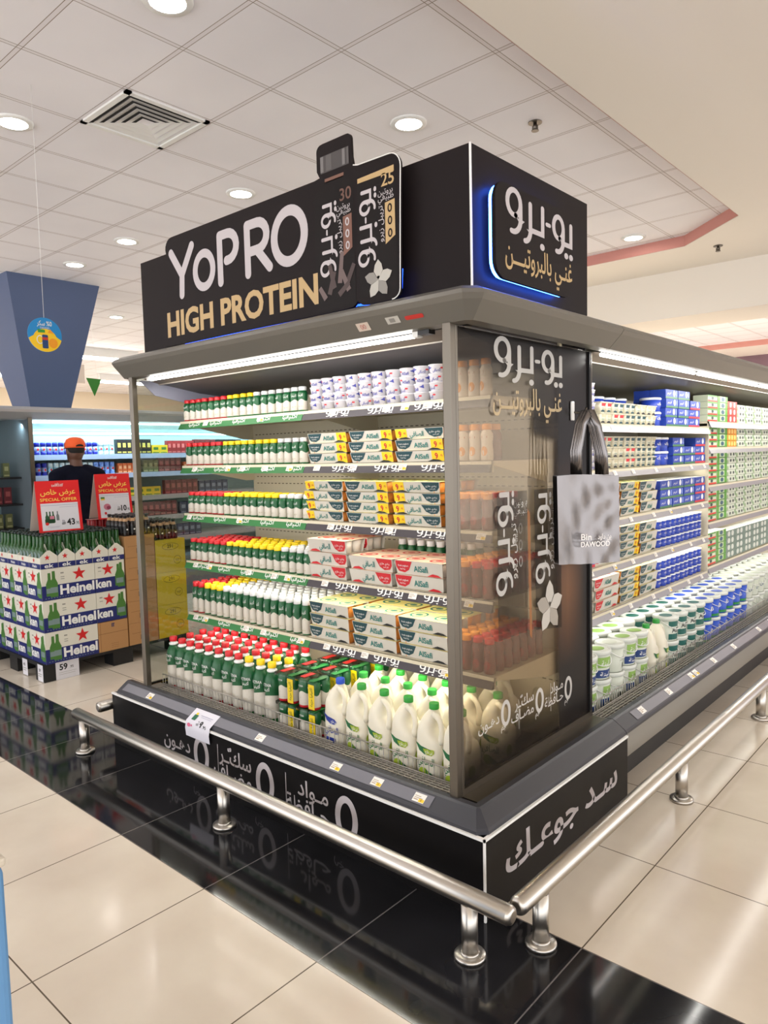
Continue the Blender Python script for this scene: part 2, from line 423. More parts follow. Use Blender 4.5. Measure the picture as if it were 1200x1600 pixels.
b.build('slat', t)
b = MB()
for sx, sy in ((1, 0), (-1, 0), (0, 1), (0, -1)):
    x0, x1 = (h - .035, h) if sx > 0 else (-h, -h + .035) if sx < 0 else (-h, h)
    y0, y1 = (h - .035, h) if sy > 0 else (-h, -h + .035) if sy < 0 else (-h, h)
    b.box(x0, x1, y0, y1, -.012, 0, WHITE)
b.build('frame', t)
b = MB(); DK = mat('slot_shade_black', (.004, .004, .004), .9)  # flat dark strips stand in for the shade inside the slots, two sides only
for k in range(5):
    a0 = h - .036 - k * .047; a1 = a0 - .020
    b.add([(-a0, -a0, -.010), (-a1, -a1, -.010), (a1, -a1, -.010), (a0, -a0, -.010)], [(0, 1, 2, 3)], DK)
    b.add([(a0, a0, -.010), (a0, -a0, -.010), (a1, -a1, -.010), (a1, a1, -.010)], [(0, 1, 2, 3)], DK)
b.build('slot_shade', t)
for x, y, z, l in ((-1.188, 2.445, CEIL, 'small chrome sprinkler head in the ceiling tile above the side sign'), (-1.138, 5.994, SOFF, 'small chrome sprinkler head in the plaster past the pink step')):
    t = thing('sprinkler', l, 'sprinkler', (x, y, z))
    b = MB(); b.lathe([(.045, -.006), (.045, 0)], 16, STEEL); b.build('escutcheon', t)
    b = MB(); b.lathe([(.012, -.05), (.012, 0)], 10, STEEL); b.box(-.02, -.012, -.004, .004, -.05, -.02, STEEL); b.box(.012, .02, -.004, .004, -.05, -.02, STEEL); b.build('body', t)
    b = MB(); b.lathe([(.024, -.056), (.024, -.05)], 12, STEEL); b.build('deflector', t)
# linear tubes over the far hall
for i, (x, y0, y1, l) in enumerate(((-11.9, 2.2, 3.45, 'fluorescent tube light glowing left of the blue column'), (-11.9, 4.5, 5.7, 'fluorescent tube light glowing right of the blue column'),
                                    (-15.6, 3.75, 5.1, 'distant fluorescent tube low beside the blue column'), (-15.6, 6.8, 8.7, 'distant fluorescent tube behind the green pennant'))):
    t = thing('tube_light', l, 'ceiling light', (x, y0, 3.50))
    b = MB(); b.box(-.05, .05, 0, y1 - y0, .03, .189, WHITE); b.build('housing', t)
    b = MB(); b.tube([(0, .02, 0), (0, y1 - y0 - .02, 0)], .03, mat('far_tube_glow', (1, 1, 1), .4, 0, 12, (1, .97, .94)), 8); b.build('tube', t)
# hanging round sign and pennant
t = thing('hanging_sign', 'round blue and yellow paper sign hung by a thread before the column', 'sign', (-3.0, -.01, 2.295))
b = MB(); R_ = .098
f = on_side(0, 0, 0, .002)
b.lathe([(R_, -.0018), (R_, .0018)], 36, mat('sign_blue', srgb(40, 140, 205), .5)); b.V = [(p[2], p[0], p[1]) for p in b.V]
def sf(x, y): return (.003, x, y)
b.flat([poly2d(arc(0, 0, .0975, .0975, 195, 345, 20) + arc(0, -.03, .07, .065, 20, 160, 12))], mat('sign_yellow', srgb(250, 205, 40), .5), sf)
b.flat([disc2d(.045, -.045, .026, .028)], mat('sign_orange', srgb(245, 160, 40), .5), lambda x, y: (.0036, x, y))
b.flat([ring2d(-.03, -.03, .02, .025, .005)], WHITE, lambda x, y: (.0038, x, y))
b.flat([poly2d(rrect2d(-.018, .016, -.078, 0, .006))], mat('sign_can_blue', srgb(40, 70, 120), .5), lambda x, y: (.0042, x, y))
b.flat([rect2d(-.018, .016, -.03, -.015)], mat('sign_can_red', srgb(200, 60, 40), .5), lambda x, y: (.0046, x, y))
b.flat([poly2d([(-.04, .01), (0, .012), (.0, .028), (-.042, .03)])], mat('sign_green', srgb(60, 150, 60), .5), lambda x, y: (.004, x, y))
b.flat([poly2d([(.015, .012), (.05, .01), (.03, .035)])], mat('sign_orange', srgb(245, 160, 40), .5), lambda x, y: (.004, x, y))
b.text('0% سكر', sf, .038, WHITE, .012, (0, .052), 'c', width=.085)
b.text('SWEETENERS', sf, .012, WHITE, 0, (0, .036), 'c', width=.055)
b.build('disc', t)
b = MB(); b.tube([(0, 0, R_ - .004), (0, .004, CEIL - 2.295)], .0012, WHITE, 5); b.build('thread', t)
b = MB(); b.prism([(-.115, .13), (.115, .12), (.0, -.13)], 'x', -.004, .004, mat('pennant_green', srgb(48, 128, 36), .6))
o = b.build('pennant'); o.location = (-9, 3.32, 2.65); b = MB(); b.tube([(0, .05, .12), (0, .0, CEIL - 2.65)], .0015, WHITE, 5); b.build('thread', o); tag(o, 'green triangular pennant hanging beside the blue column', 'pennant')
b = MB(); b.box(-.01, .01, 0, .62, 0, .32, mat('far_sign_white', srgb(222, 208, 196), .6)); b.text('بـبـ', lambda x, y: (.012, x, y), .16, mat('far_sign_ink', srgb(90, 80, 80), .6), .01, (.3, .17), 'c')
o = b.build('hanging_board'); o.location = (-11, 3.55, 2.92); b = MB(); b.tube([(0, .31, .31), (0, .31, CEIL - 2.92)], .0015, WHITE, 5); b.build('thread', o); tag(o, 'pale hanging board with dark lettering beside the green pennant', 'sign')
# the blue stand close to the camera, only its edge in view
t = thing('display_stand', 'blue upright stand whose edge cuts the lower corner of the photo', 'stand', (.05, -1.76, 0))
b = MB(); b.box(-.25, .2225, -.2, .206, 0, 1.005, mat('stand_blue', srgb(92, 140, 186), .45)); b.build('panel', t, .012, 3)
b = MB(); b.box(-.252, .224, -.202, .2075, 1.005, 1.018, mat('stand_cap', srgb(196, 186, 170), .4)); b.build('cap', t, .004)
# ================================================================== the end cooler with its header
def sweep(prof, x0, y1, m, smooth=False, x_only=False, start=None, close_ends=True):
    """prof: (inset, z, chamfer) swept along the front edge, round the corner and along the side edge"""
    b = MB(); rings = []
    if start is None:
        rings.append([(x0, d, z) for d, z, c in prof]); rings.append([(-d - c, d, z) for d, z, c in prof]); rings.append([(-d, d + c, z) for d, z, c in prof])
    else: rings.append([(-d, start, z) for d, z, c in prof])
    rings.append([(-d, y1, z) for d, z, c in prof])
    b.loft(rings, m, smooth, (close_ends, close_ends))
    return b
Y1 = 1.135; YEND = 8.2
CASE = thing('end_cooler', 'open multi-deck dairy cooler under the black header with white lettering', 'cooler', (0, 0, 0))
# plinth
b = MB(); b.box(-2.45, 0, 0, .012, 0, .279, CLADK); b.box(-.012, 0, .012, Y1, 0, .279, CLADK); b.box(-2.45, -2.438, .012, Y1, 0, .279, CLADK); b.box(-2.438, -.012, .012, Y1, .0, .16, BLACK); PL = b.build('plinth', CASE)
b = MB(); b.box(-2.452, .0035, -.0035, .010, .2755, .2845, TRIM); b.box(-.010, .0035, .010, Y1, .2755, .2845, TRIM); b.box(-.0035, .0035, -.0035, .0035, 0, .2845, TRIM); b.build('edge_trim', PL)
b = MB(); f = on_front(0)
for cx, words_, tx, tz in ((-1.61, ['دهـون'], -1.70, [.130]), (-1.135, ['سكّـر', 'مضـاف'], -1.225, [.165, .085]), (-.64, ['مـواد', 'حـافظة'], -.735, [.165, .085])):
    b.flat([ring2d(cx, .147, .062, .092, .0285, 30)], LETW, f)
    for wd, z in zip(words_, tz): b.text(wd, f, .095, LETW, .012, (tx, z), 'r')
    b.text('جم', lambda x, y: (x, -.0016, y), .05, CLADK, .02, (cx - .075, .045)); b.text('جم', lambda x, y: (x, -.0024, y), .05, LETW, .0, (cx - .075, .045))
for x in (-1.475, -.995): b.flat([rect2d(x - .002, x + .002, .03, .235)], LETW, f)
f = on_side(0)
b.text('سـد جوعـك', f, .15, LETW, .022, (.125, .105), 'l', width=.905)
b.build('lettering', PL)
b = MB(); b.box(-2.452, -2.44, .012, Y1 - .02, .2, .281, STEEL); b.build('end_plate', PL)
# bumper
bp = [(.006, .285, .03), (.006, .296, .03), (.012, .303, .028), (.062, .338, .012), (.072, .343, .006), (.098, .341, 0), (.103, .30, 0)]
b = sweep(bp, -2.405, Y1, BUMP); BU = b.build('bumper', CASE)
ang = math.atan2(.338 - .303, .05)
def on_bumper(a, bb): # (x, distance up the slope)
    return (a, .013 + bb * math.cos(ang) - .0015 * math.sin(ang) * 1, .3035 + bb * math.sin(ang) + .0015)
b = MB(); b.flat([rect2d(-2.37, -.245, .006, .052)], CLEARRAIL, on_bumper); b.build('price_channel', BU)
# air grille
b = MB()
for k in range(5): b.box(-2.225, -.205, .104 + k * .0165, .110 + k * .0165, .326, .332, GRILL)
for k in range(68): b.box(-2.225 + k * .03, -2.2195 + k * .03, .104, .174, .325, .330, GRILL)
b.box(-2.225, -.205, .104, .172, .29, .30, BLACK)
b.build('air_grille', CASE)
b = MB(); b.box(-2.235, -2.165, .09, .172, .285, .336, mat('left_ledge', srgb(150, 145, 140), .4, .6)); b.build('ledge', CASE)
b = MB(); b.box(-.205, -.092, .112, Y1, .285, .338, STEEL); b.build('ledge', CASE)
# tray and basket front
b = MB(); b.box(-2.235, -.19, .182, .864, .285, .2975, GRILL); b.box(-2.235, -.19, .175, .181, .25, .298, mat('tray_front', srgb(150, 148, 140), .4, .5)); b.build('tray', CASE)
for i in range(3):
    x0, x1 = [(-2.22, -1.56), (-1.55, -.89), (-.88, -.215)][i]
    b = MB(); k = x0
    while k < x1 + .001: b.tube([(k, .179, .300), (k, .179, .386)], .0019, GRILL, 5); k += .0255
    for z in (.386, .335): b.tube([(x0, .179, z), (x1, .179, z)], .003, GRILL, 6)
    b.build('basket_front', CASE)
# lining
b = MB(); b.box(-2.235, -.18, .865, .885, .19, 2.0, INTER)
DASH = mat('perforation_dark', srgb(96, 84, 62), .7)
for z in (.56, .61, .86, 1.12, 1.18, 1.40, 1.44, 1.65, 1.69):
    for k in range(62): b.flat([rect2d(-2.2 + k * .0327, -2.2 + k * .0327 + .018, z, z + .0045)], DASH, on_front(.865))
for x in (-1.21,): b.flat([rect2d(x - .002, x + .002, .2, 1.95)], DASH, on_front(.865))
b.build('back_panel', CASE)
b = MB(); b.prism([(.245, 1.965), (.50, 1.925), (.865, 1.90), (.865, 2.03), (.245, 2.03)], 'x', -2.235, -.19, INTDK); b.build('inner_ceiling', CASE)
b = MB(); b.prism([(.155, 1.985), (.245, 1.962), (.245, 2.0)], 'x', -2.235, -.19, mat('lamp_reflector', srgb(104, 92, 80), .5)); b.box(-2.235, -.19, .243, .247, 1.957, 1.964, mat('reflector_edge', srgb(150, 142, 132), .5)); b.build('lamp_reflector', CASE)
b = MB(); b.prism([(.13, 1.975), (.86, 1.97), (.86, 1.80), (.62, 1.80), (.40, 1.87), (.22, 1.90)], 'x', -2.234, -2.228, INTBL); b.build('gusset', CASE)
b = MB(); b.tube([(-2.12, .135, 1.972), (-.36, .135, 1.972)], .008, LEDM, 8); b.build('light_tube', CASE)
b = MB(); b.box(-2.14, -2.12, .12, .15, 1.965, 1.99, WHITE); b.build('lamp_holder', CASE); b = MB(); b.box(-.36, -.335, .12, .15, 1.965, 1.99, WHITE); b.build('lamp_holder', CASE); b = MB(); b.box(-.33, -.28, .115, .15, 1.97, 1.99, BLACK); b.build('ballast', CASE)
lamp_area('cooler_tube_lamp', (-1.24, .145, 1.955), 1.76, .03, TUBE_W * 1.76, (math.radians(22), 0, 0), (1, .96, .90))
# shelves
LIPG = mat('green_shelf_strip', srgb(42, 112, 56), .5); LIPK = mat('dark_grey_shelf_strip', srgb(60, 54, 60), .5)
SHZ = [(1.765, 1.720), (1.522, 1.478), (1.258, 1.214), (.992, .950), (.700, .655)]
SHN = ['top', 'second', 'third', 'fourth', 'lowest']
SXL, SXR, SPLIT = -2.228, -.195, -1.215
def lipmap(zb, n=.001):
    return lambda a, c: (a, .350 + c * .45 - n, zb + c * .89)
TAGS = []
for i, (zs, zb) in enumerate(SHZ):
    b = MB(); b.box(SXL, SXR, .372, .865, zs - .016, zs - .002, INTER); b.box(SXL, SXR, .365, .38, zb, zs - .002, INTER)
    for x in (SXL, -1.21, SXR - .006): b.prism([(.38, zs - .016), (.865, zs - .016), (.865, zs - .10), (.80, zs - .10)], 'x', x, x + .006, INTER)
    S = b.build('shelf', CASE)
    for nm, x0, x1, mm in (('green_strip', SXL, SPLIT - .003, LIPG), ('grey_strip', SPLIT, SXR, LIPK)):
        b = MB(); f = lipmap(zb, 0)
        b.add([f(x0, 0), f(x1, 0), f(x1, .048), f(x0, .048), (x0, .372, zb), (x1, .372, zb), (x1, .372, zb + .04), (x0, .372, zb + .04)], [(0, 1, 2, 3), (1, 0, 4, 5), (3, 2, 6, 7), (0, 3, 7, 4), (2, 1, 5, 6)], mm)
        f = lipmap(zb, .0012)
        if nm == 'green_strip':
            for k in range(5): b.text('أكتيفيا', f, .036, WHITE, .008, (x0 + .09 + k * .195 + (i % 2) * .02, .016), 'l', width=.105)
        else:
            for k in range(4):
                xo = x0 + .15 + k * .255 + (.03 if i in (1, 3) else 0)
                if xo + .15 < x1: b.flat([([(xo + p[0] * .0475, .0165 + p[1] * .025) for p in v], fc) for v, fc in brand_word()], WHITE, f)
        b.build(nm, S)
    if i >= 1:
        b = MB(); b.box(SXL + .03, SXR - .03, .385, .40, zs - .026, zs - .017, STRIPM); b.build('strip_light', S)
        lamp_area('shelf_strip_lamp', (-1.21, .40, zs - .03), 1.9, .02, STRIP_W * 1.9 * (1, 1, .9, 1.5, 2.3)[i], (math.radians(15), 0, 0), (1, .97, .86) if i < 4 else (1, .95, .78))
# corner posts, glass ends
for x, nm in ((-2.24, 0), (-.183, 1)):
    b = MB(); b.box(x - .017, x + .017, .083, .112, .336, 1.99, STEEL)
    b.box(x - .004 + (.012 if nm else -.012), x + .006 + (.012 if nm else -.012), .112, .125, .34, 1.985, STEEL)
    b.build('post', CASE, .002)
b = MB(); b.box(-2.243, -2.237, .112, .885, .336, 1.99, GLASS); b.build('glass_panel', CASE)
b = MB(); b.box(-2.246, -2.234, .885, Y1, .285, 2.0, CLADK); b.box(-2.24, -.19, Y1 - .02, Y1 - .005, .28, 2.1, INTDK); b.build('rear_panel', CASE)
b = MB(); b.box(-.188, -.181, .112, Y1, .345, 1.99, SMOKE); EP = b.build('end_panel', CASE)
b = MB(); b.box(-.196, -.166, .112, Y1, .338, .362, STEEL); b.build('bottom_channel', EP)
b = MB(); b.box(-.198, -.170, Y1 - .014, Y1, .338, 1.985, BLACK); b.box(-.176, -.168, Y1 - .002, Y1 + .003, .338, 1.985, STEEL); b.build('edge_post', EP)
# printed film on the end panel
fm = bpy.data.materials.new('printed_dark_film'); fm.use_nodes = True; g = NT(fm); X, Y, Z, P = g.xyz()
op = g.m('ADD', .20, g.m('MULTIPLY', g.ramp(Z, 1.72, 1.95), .62))
op = g.m('MAXIMUM', op, g.m('MULTIPLY', g.ramp(Z, .62, .40), .80))
op = g.m('MAXIMUM', op, g.ramp(Y, .78, .86))
dg_ = g.m('MULTIPLY', g.ramp(g.m('ADD', Z, g.m('MULTIPLY', Y, .16)), 1.70, 1.74), g.ramp(Y, .62, .66)); op = g.m('MAXIMUM', op, g.m('MULTIPLY', dg_, .80))
op = g.m('MINIMUM', op, .985)
br = g.m('MULTIPLY', g.ramp(Y, .70, .93), g.m('MULTIPLY', g.ramp(Z, .62, .95), g.ramp(Z, 1.55, 1.05)))
br = g.m('MULTIPLY', br, g.ramp(Y, 1.08, .93))
colr = g.mix(br, srgb(24, 20, 19), srgb(112, 76, 50))
g.put(g.b.inputs['Base Color'], colr); g.b.inputs['Roughness'].default_value = .3; g.b.inputs['Specular IOR Level'].default_value = .15
tr = g.new('ShaderNodeBsdfTransparent'); tr.inputs[0].default_value = (.95, .87, .77, 1)
mx = g.new('ShaderNodeMixShader'); g.put(mx.inputs[0], op); g.t.links.new(tr.outputs[0], mx.inputs[1]); g.t.links.new(g.b.outputs[0], mx.inputs[2])
g.t.links.new(mx.outputs[0], g.n['Material Output'].inputs[0])
def film(name, col, a, rough=.4):
    m = bpy.data.materials.new(name); m.use_nodes = True; g = NT(m); g.b.inputs['Base Color'].default_value = (*col, 1); g.b.inputs['Roughness'].default_value = rough; g.b.inputs['Specular IOR Level'].default_value = .15
    tr = g.new('ShaderNodeBsdfTransparent'); mx = g.new('ShaderNodeMixShader'); mx.inputs[0].default_value = a
    g.t.links.new(tr.outputs[0], mx.inputs[1]); g.t.links.new(g.b.outputs[0], mx.inputs[2]); g.t.links.new(mx.outputs[0], g.n['Material Output'].inputs[0])
    return m
FW = film('translucent_white_print', srgb(205, 202, 198), .80); FG = film('translucent_gold_print', srgb(200, 178, 140), .85)
FK = film('translucent_black_print', srgb(20, 18, 17), .48, .25); FB = film('translucent_brown_print', srgb(170, 108, 62), .62)
b = MB(); b.add([(-.1795, .13, .362), (-.1795, Y1 - .014, .362), (-.1795, Y1 - .014, 1.985), (-.1795, .13, 1.985)], [(0, 1, 2, 3)], fm); b.build('printed_film', EP)
fs = on_side(-.1785); fv = lambda y0, z0: (lambda a, bb: (-.1772, y0 - bb, z0 + a))
b = MB(); b.flat([rect2d(.375, .592, .84, 1.40), poly2d([(.645, 1.40), (.868, 1.40), (.868, .80), (.655, .83)])], FK, fs)
b.flat([poly2d([(.592, 1.33), (.612, 1.31), (.622, .80), (.604, .82)])], FB, fs); b.build('bottle_print', EP)
def petals(cx, cy, r, f1, m1, m2):
    k = MB()
    for i in range(5):
        a = PI / 2 + i * 2 * PI / 5; L = r * (1.0 if i == 0 else .95); wd = r * .30
        p = [(0, 0), (.45 * L, -wd), (.75 * L, -wd * .75), (L, 0), (.75 * L, wd * .75), (.45 * L, wd)]
        v = [(cx + x * math.cos(a) - y * math.sin(a), cy + x * math.sin(a) + y * math.cos(a)) for x, y in p]
        f2 = (lambda q: (lambda x, y: tuple(c + d * q for c, d in zip(f1(x, y), f1.n))))(.0002 * i) if hasattr(f1, 'n') else f1
        k.flat([(v, [(0, 1, 2, 3), (0, 3, 4, 5)])], m1 if i % 2 == 0 else m2, f2)
    k.flat([disc2d(cx, cy, r * .16, r * .2)], m2, f1)
    return k
class PlaneMap:
    def __init__(s, fn, n): s.fn = fn; s.n = n
    def __call__(s, x, y): return s.fn(x, y)
FP = film('translucent_petal_print', srgb(206, 200, 192), .85); FP2 = film('translucent_petal_shade_print', srgb(176, 168, 158), .85)
petals(.765, .905, .115, PlaneMap(on_side(-.1775), (1, 0, 0)), FP, FP2).build('flower_print', EP)
b = MB()
bw = brand_word()
fit = lambda y0, w, z0, hs: [([(y0 + p[0] / 3.06 * w, z0 + p[1] * hs) for p in v], fc) for v, fc in bw]
b.flat(fit(.36, .52, 1.862, .112), FW, fs)
b.text('غنـي بالبروتيـــن', fs, .115, FG, .012, (.355, 1.715), 'l', width=.525)
for y0, z0, w in ((.455, 1.005, .395), (.745, 1.01, .37)):
    b.flat([([(p[0] / 3.06 * w, p[1] * .088) for p in v], fc) for v, fc in bw], FW, fv(y0, z0))
for y0 in (.50, .79):
    for k in range(3): b.flat([ring2d(y0 + .04, 1.255 - k * .065, .014, .022, .007, 18)], FW, fs)
    b.text('ترييل زيرو', fv(y0 + .005, 1.06), .05, FW, .006, (0, 0), width=.22)
    b.text('بروتين', fs, .04, FW, .006, (y0 - .01, 1.345)); b.text('طبيعي', fs, .04, FW, .006, (y0 - .01, 1.312))
for cy, wds, zc in ((.420, ['دهـون'], .552), (.677, ['سكّـر', 'مضـاف'], .532), (.925, ['مـواد', 'حـافظة'], .52)):
    b.flat([ring2d(cy, zc, .034, .052, .0165, 26)], FW, fs)
    for k, wd in enumerate(wds): b.text(wd, fs, .058, FW, .010, (cy - .045, zc - .005 + (.02 - .05 * k if len(wds) > 1 else -.02)), 'r')
    b.text('جم', fs, .03, FW, .01, (cy - .035, zc - .06))
for y in (.515, .77): b.flat([rect2d(y - .0012, y + .0012, .46, .58)], FW, fs)
b.build('lettering', EP)
# canopy
cp = [(.236, 2.1245, 0), (.075, 2.098, .035), (.03, 2.078, .05), (.02, 2.062, .05), (.032, 2.045, .045), (.088, 1.988, .018), (.13, 1.983, 0), (.16, 2.0, 0), (.24, 2.05, 0)]
b = sweep(cp, -2.305, Y1, CANOPY); CA = b.build('canopy', CASE)
b = MB(); b.box(-2.30, -.245, .23, Y1, 2.0, 2.12, INTDK); b.build('top_deck', CASE)
n_ = Vector((0, -.71, -.7)); f = lambda a, c: (a, .060 - c * .66 - .0015, 2.0165 + c * .75 - .0015)
b = MB(); b.flat([rect2d(-.565, -.505, -.012, .022)], mat('paper_sticker', srgb(206, 190, 176), .6), f); b.text('00', lambda x, y: tuple(q + .0008 * w for q, w in zip(f(x, y), (0, -1, -1))), .028, mat('sticker_ink', srgb(196, 130, 120), .6), .004, (-.535, -.004), 'c')
b.flat([rect2d(-.42, -.36, -.004, .024)], mat('silver_sticker', srgb(190, 186, 178), .4), f); b.flat([rect2d(-.405, -.38, .002, .018)], mat('sticker_grey', srgb(140, 136, 130), .5), lambda x, y: tuple(q + .0008 * w for q, w in zip(f(x, y), (0, -1, -1))))
b.flat([poly2d(rrect2d(-.335, -.255, .0, .016, .006))], mat('red_badge', srgb(190, 46, 40), .4), f); b.build('sticker', CA)

# ------------------------------------------------------------------ header box and its signs
HB = thing('header_box', 'black advertising header box standing on the cooler canopy', 'sign box', (-1.26, .68, 2.125))
oW = Vector((-1.26, .68, 2.125))
class HM(MB):
    def build(s, name, parent=None, bevel=0., seg=2):
        if parent is not None: s.V = [tuple(Vector(v) - oW) for v in s.V]
        return MB.build(s, name, parent, bevel, seg)
b = HM(); b.box(-2.342, -.1805, .2375, 1.12, 2.1265, 2.618, CLAD); b.build('box_panel', HB)
b = HM(); b.box(-.184, -.178, .2345, .2405, 2.127, 2.619, TRIM); b.build('corner_trim', HB)
def board(outline, plane, m, edge):
    """outline in board coordinates -> thick board"""
    k = HM()
    if plane == 'front': k.prism(outline, 'y', .180, .192, m)
    else: k.prism(outline, 'x', -.142, -.130, m)
    return k
ol = [(-.50, 2.130)] + arc(-.50, 2.165, .04, .035, -90, 0, 5)[1:] + [(-.452, 2.45), (-.447, 2.60)] + arc(-.50, 2.60, .053, .055, 0, 90, 6)[1:] + [(-.66, 2.658), (-.683, 2.664), (-.69, 2.70), (-.692, 2.77)] + arc(-.715, 2.77, .022, .02, 0, 90, 4)[1:] + [(-.85, 2.79)] + arc(-.855, 2.765, .03, .025, 90, 180, 4)[1:] + [(-.885, 2.69), (-.87, 2.664), (-.9, 2.66)] + [(-1.95, 2.662)] + arc(-1.95, 2.61, .055, .052, 90, 180, 5)[1:] + [(-1.965, 2.44), (-1.95, 2.38), (-1.97, 2.34), (-2.03, 2.28), (-2.055, 2.2), (-2.055, 2.131), (-1.55, 2.132), (-.93, 2.130), (-.74, 2.130), (-.70, 2.134), (-.677, 2.150), (-.655, 2.134), (-.62, 2.130)]
SB = board(list(reversed(ol)), 'front', CLAD, TRIM).build('sign_board', HB)
b = HM(); pth = [(x, .1795, z) for x, z in ol[:16]]; b.tube(pth, .0025, TRIM, 5, (False, False)); b.build('edge_line', SB)
f = on_front(.180); f2 = on_front(.180, n=.0016); f3 = on_front(.180, n=.0024)
b = HM()
# wordmark: Y o P R O
z0, hh = 2.378, .205; st = .042
W1 = []
W1 += stroke2d([(-1.955, z0 + hh), (-1.865, z0 + .085)], st) + stroke2d([(-1.775, z0 + hh + .003), (-1.865, z0 + .085), (-1.872, z0 - .01)], st)
W1 += [ring2d(-1.68, z0 + .075, .092, .098, .040, 32)]
W1 += stroke2d([(-1.55, z0 - .005), (-1.55, z0 + hh)], st) + stroke2d([(-1.55, z0 + hh)] + arc(-1.49, z0 + hh - .06, .065, .060, 90, -90, 10) + [(-1.50, z0 + hh - .12)], st)
W1 += stroke2d([(-1.345, z0 - .005), (-1.345, z0 + hh)], st) + stroke2d([(-1.345, z0 + hh)] + arc(-1.275, z0 + hh - .058, .065, .058, 90, -90, 10) + [(-1.345, z0 + hh - .116)], st) + stroke2d([(-1.28, z0 + hh - .115), (-1.195, z0 + .0)], st)
W1 += [ring2d(-1.065, z0 + hh / 2, .118, .126, .044, 36)]
b.flat(W1, LETW, f)
b.text('HIGH PROTEIN', f, .165, LETG, .034, (-2.02, 2.180), 'l', width=1.13)
# first bottle
b.flat([poly2d([(-.862, 2.676), (-.705, 2.676), (-.705, 2.742), (-.862, 2.742)])], mat('printed_cap_grey', srgb(70, 66, 66), .4), f)
for k, (x0, x1, cc) in enumerate(((-.862, -.845, 120), (-.83, -.80, 90), (-.74, -.725, 120), (-.715, -.705, 90))): b.flat([rect2d(x0, x1, 2.68, 2.74)], mat('printed_cap_shine_%d' % cc, srgb(cc, cc - 4, cc - 4), .4), f2)
b.flat([rect2d(-.84, -.735, 2.636, 2.652)], mat('printed_brown_band', srgb(120, 84, 70), .4), f)
PD = mat('printed_bottle_dark', srgb(24, 19, 19), .45, spec=.15)
b.flat([poly2d([(-.905, 2.14), (-.685, 2.14), (-.685, 2.60), (-.72, 2.64), (-.85, 2.64), (-.905, 2.60)]), rect2d(-.665, -.47, 2.16, 2.585)], PD, f)
def vlogo(x0, z0, w, hs, m): b.flat([([(x0 - p[1] * hs, z0 + p[0] / 3.06 * w) for p in v], fc) for v, fc in bw], m, f2)
vlogo(-.808, 2.268, .285, .068, LETW); vlogo(-.596, 2.268, .285, .068, LETW)
for x, num, tone in ((-.775, '30', mat('printed_brown_ink', srgb(104, 72, 60), .4)), (-.555, '25', LETG)):
    b.text(num, f2, .066, tone, .012, (x + .012, 2.547), 'l', width=.068)
    b.text('بروتين', f2, .03, LETW, .004, (x - .005, 2.517)); b.text('طبيعي', f2, .03, LETW, .004, (x - .005, 2.497))
    b.flat([poly2d([(x + .03, 2.485), (x + .078, 2.49), (x + .078, 2.36), (x + .03, 2.335)])], tone if num == '25' else mat('printed_brown_tag', srgb(120, 80, 66), .4), f2)
    for k in range(3): b.flat([ring2d(x + .054, 2.462 - k * .045, .011, .016, .006, 16)], CLAD if num == '25' else LETW, f3)
    b.text('تريبل زيرو', lambda a, c: (x + .018 - c, .1782, 2.345 + a), .03, LETW, .004, (0, 0), width=.135)
b.flat([poly2d([(-.662, 2.588), (-.478, 2.588), (-.478, 2.61), (-.662, 2.605)])], LETG, f2)
CH1 = mat('printed_chocolate', srgb(66, 48, 46), .4); CH2 = mat('printed_chocolate_light', srgb(104, 86, 84), .4)
for ci, (x, z, a, L, mm) in enumerate(((-.83, 2.20, 20, .09, CH1), (-.80, 2.22, -15, .10, CH1), (-.77, 2.235, 8, .12, CH2), (-.74, 2.21, 30, .10, CH1), (-.72, 2.20, -25, .09, CH2), (-.85, 2.185, -35, .06, CH2), (-.775, 2.19, 55, .07, CH1))):
    dx, dz = math.sin(math.radians(a)), math.cos(math.radians(a))
    b.flat([poly2d([(x - dz * .012, z + dx * .012 - dz * 0), (x + dz * .012, z - dx * .012), (x + dz * .010 + dx * L, z - dx * .01 + dz * L), (x - dz * .010 + dx * L, z + dx * .01 + dz * L)])], mm, on_front(.180, n=.0016 + .0002 * ci))
b.build('lettering', SB)
P1, P2 = mat('printed_petal_pale', srgb(186, 182, 174), .4), mat('printed_petal_shade', srgb(142, 138, 132), .4)
k = petals(-.565, 2.212, .076, PlaneMap(f3, (0, -1, 0)), P1, P2); h = HM(); h.V, h.F, h.M, h.S, h.mats = k.V, k.F, k.M, k.S, k.mats; h.build('flower_print', SB)
led = [(x, .205, z) for x, z in [(-1.9, 2.136), (-1.3, 2.138), (-.93, 2.134), (-.70, 2.142), (-.62, 2.136), (-.51, 2.142), (-.475, 2.17), (-.470, 2.24)]]
b = HM(); b.tube(led, .004, mat('dim_blue_led', (.02, .1, 1), .4, 0, 2.2, (.02, .10, 1.0)), 6); b.build('led_strip', HB)
ol2 = rrect2d(.312, .880, 2.170, 2.508, .06)
S2 = board(ol2, 'side', CLAD, TRIM).build('side_sign_board', HB)
b = HM(); f = on_side(-.130)
b.flat(fit(.372, .508, 2.375, .122), LETW, f)
b.text('غنـي بالبروتيـــن', f, .11, LETG, .012, (.372, 2.235), 'l', width=.51)
b.build('lettering', S2)
b = HM(); ins = rrect2d(.322, .870, 2.180, 2.498, .055); ii = [(-.158, y, z) for y, z in ins]
b.tube(ii + [ii[0]], .005, BLUELED, 6); b.build('led_strip', HB)
b = HM()
for y, z in ((.36, 2.22), (.83, 2.22), (.36, 2.46), (.83, 2.46)): b.box(-.181, -.142, y - .01, y + .01, z - .01, z + .01, BLACK)
for x in (-1.9, -1.2, -.55):
    for z in (2.2, 2.56): b.box(x - .01, x + .01, .192, .238, z - .01, z + .01, BLACK)
b.build('standoff', HB)
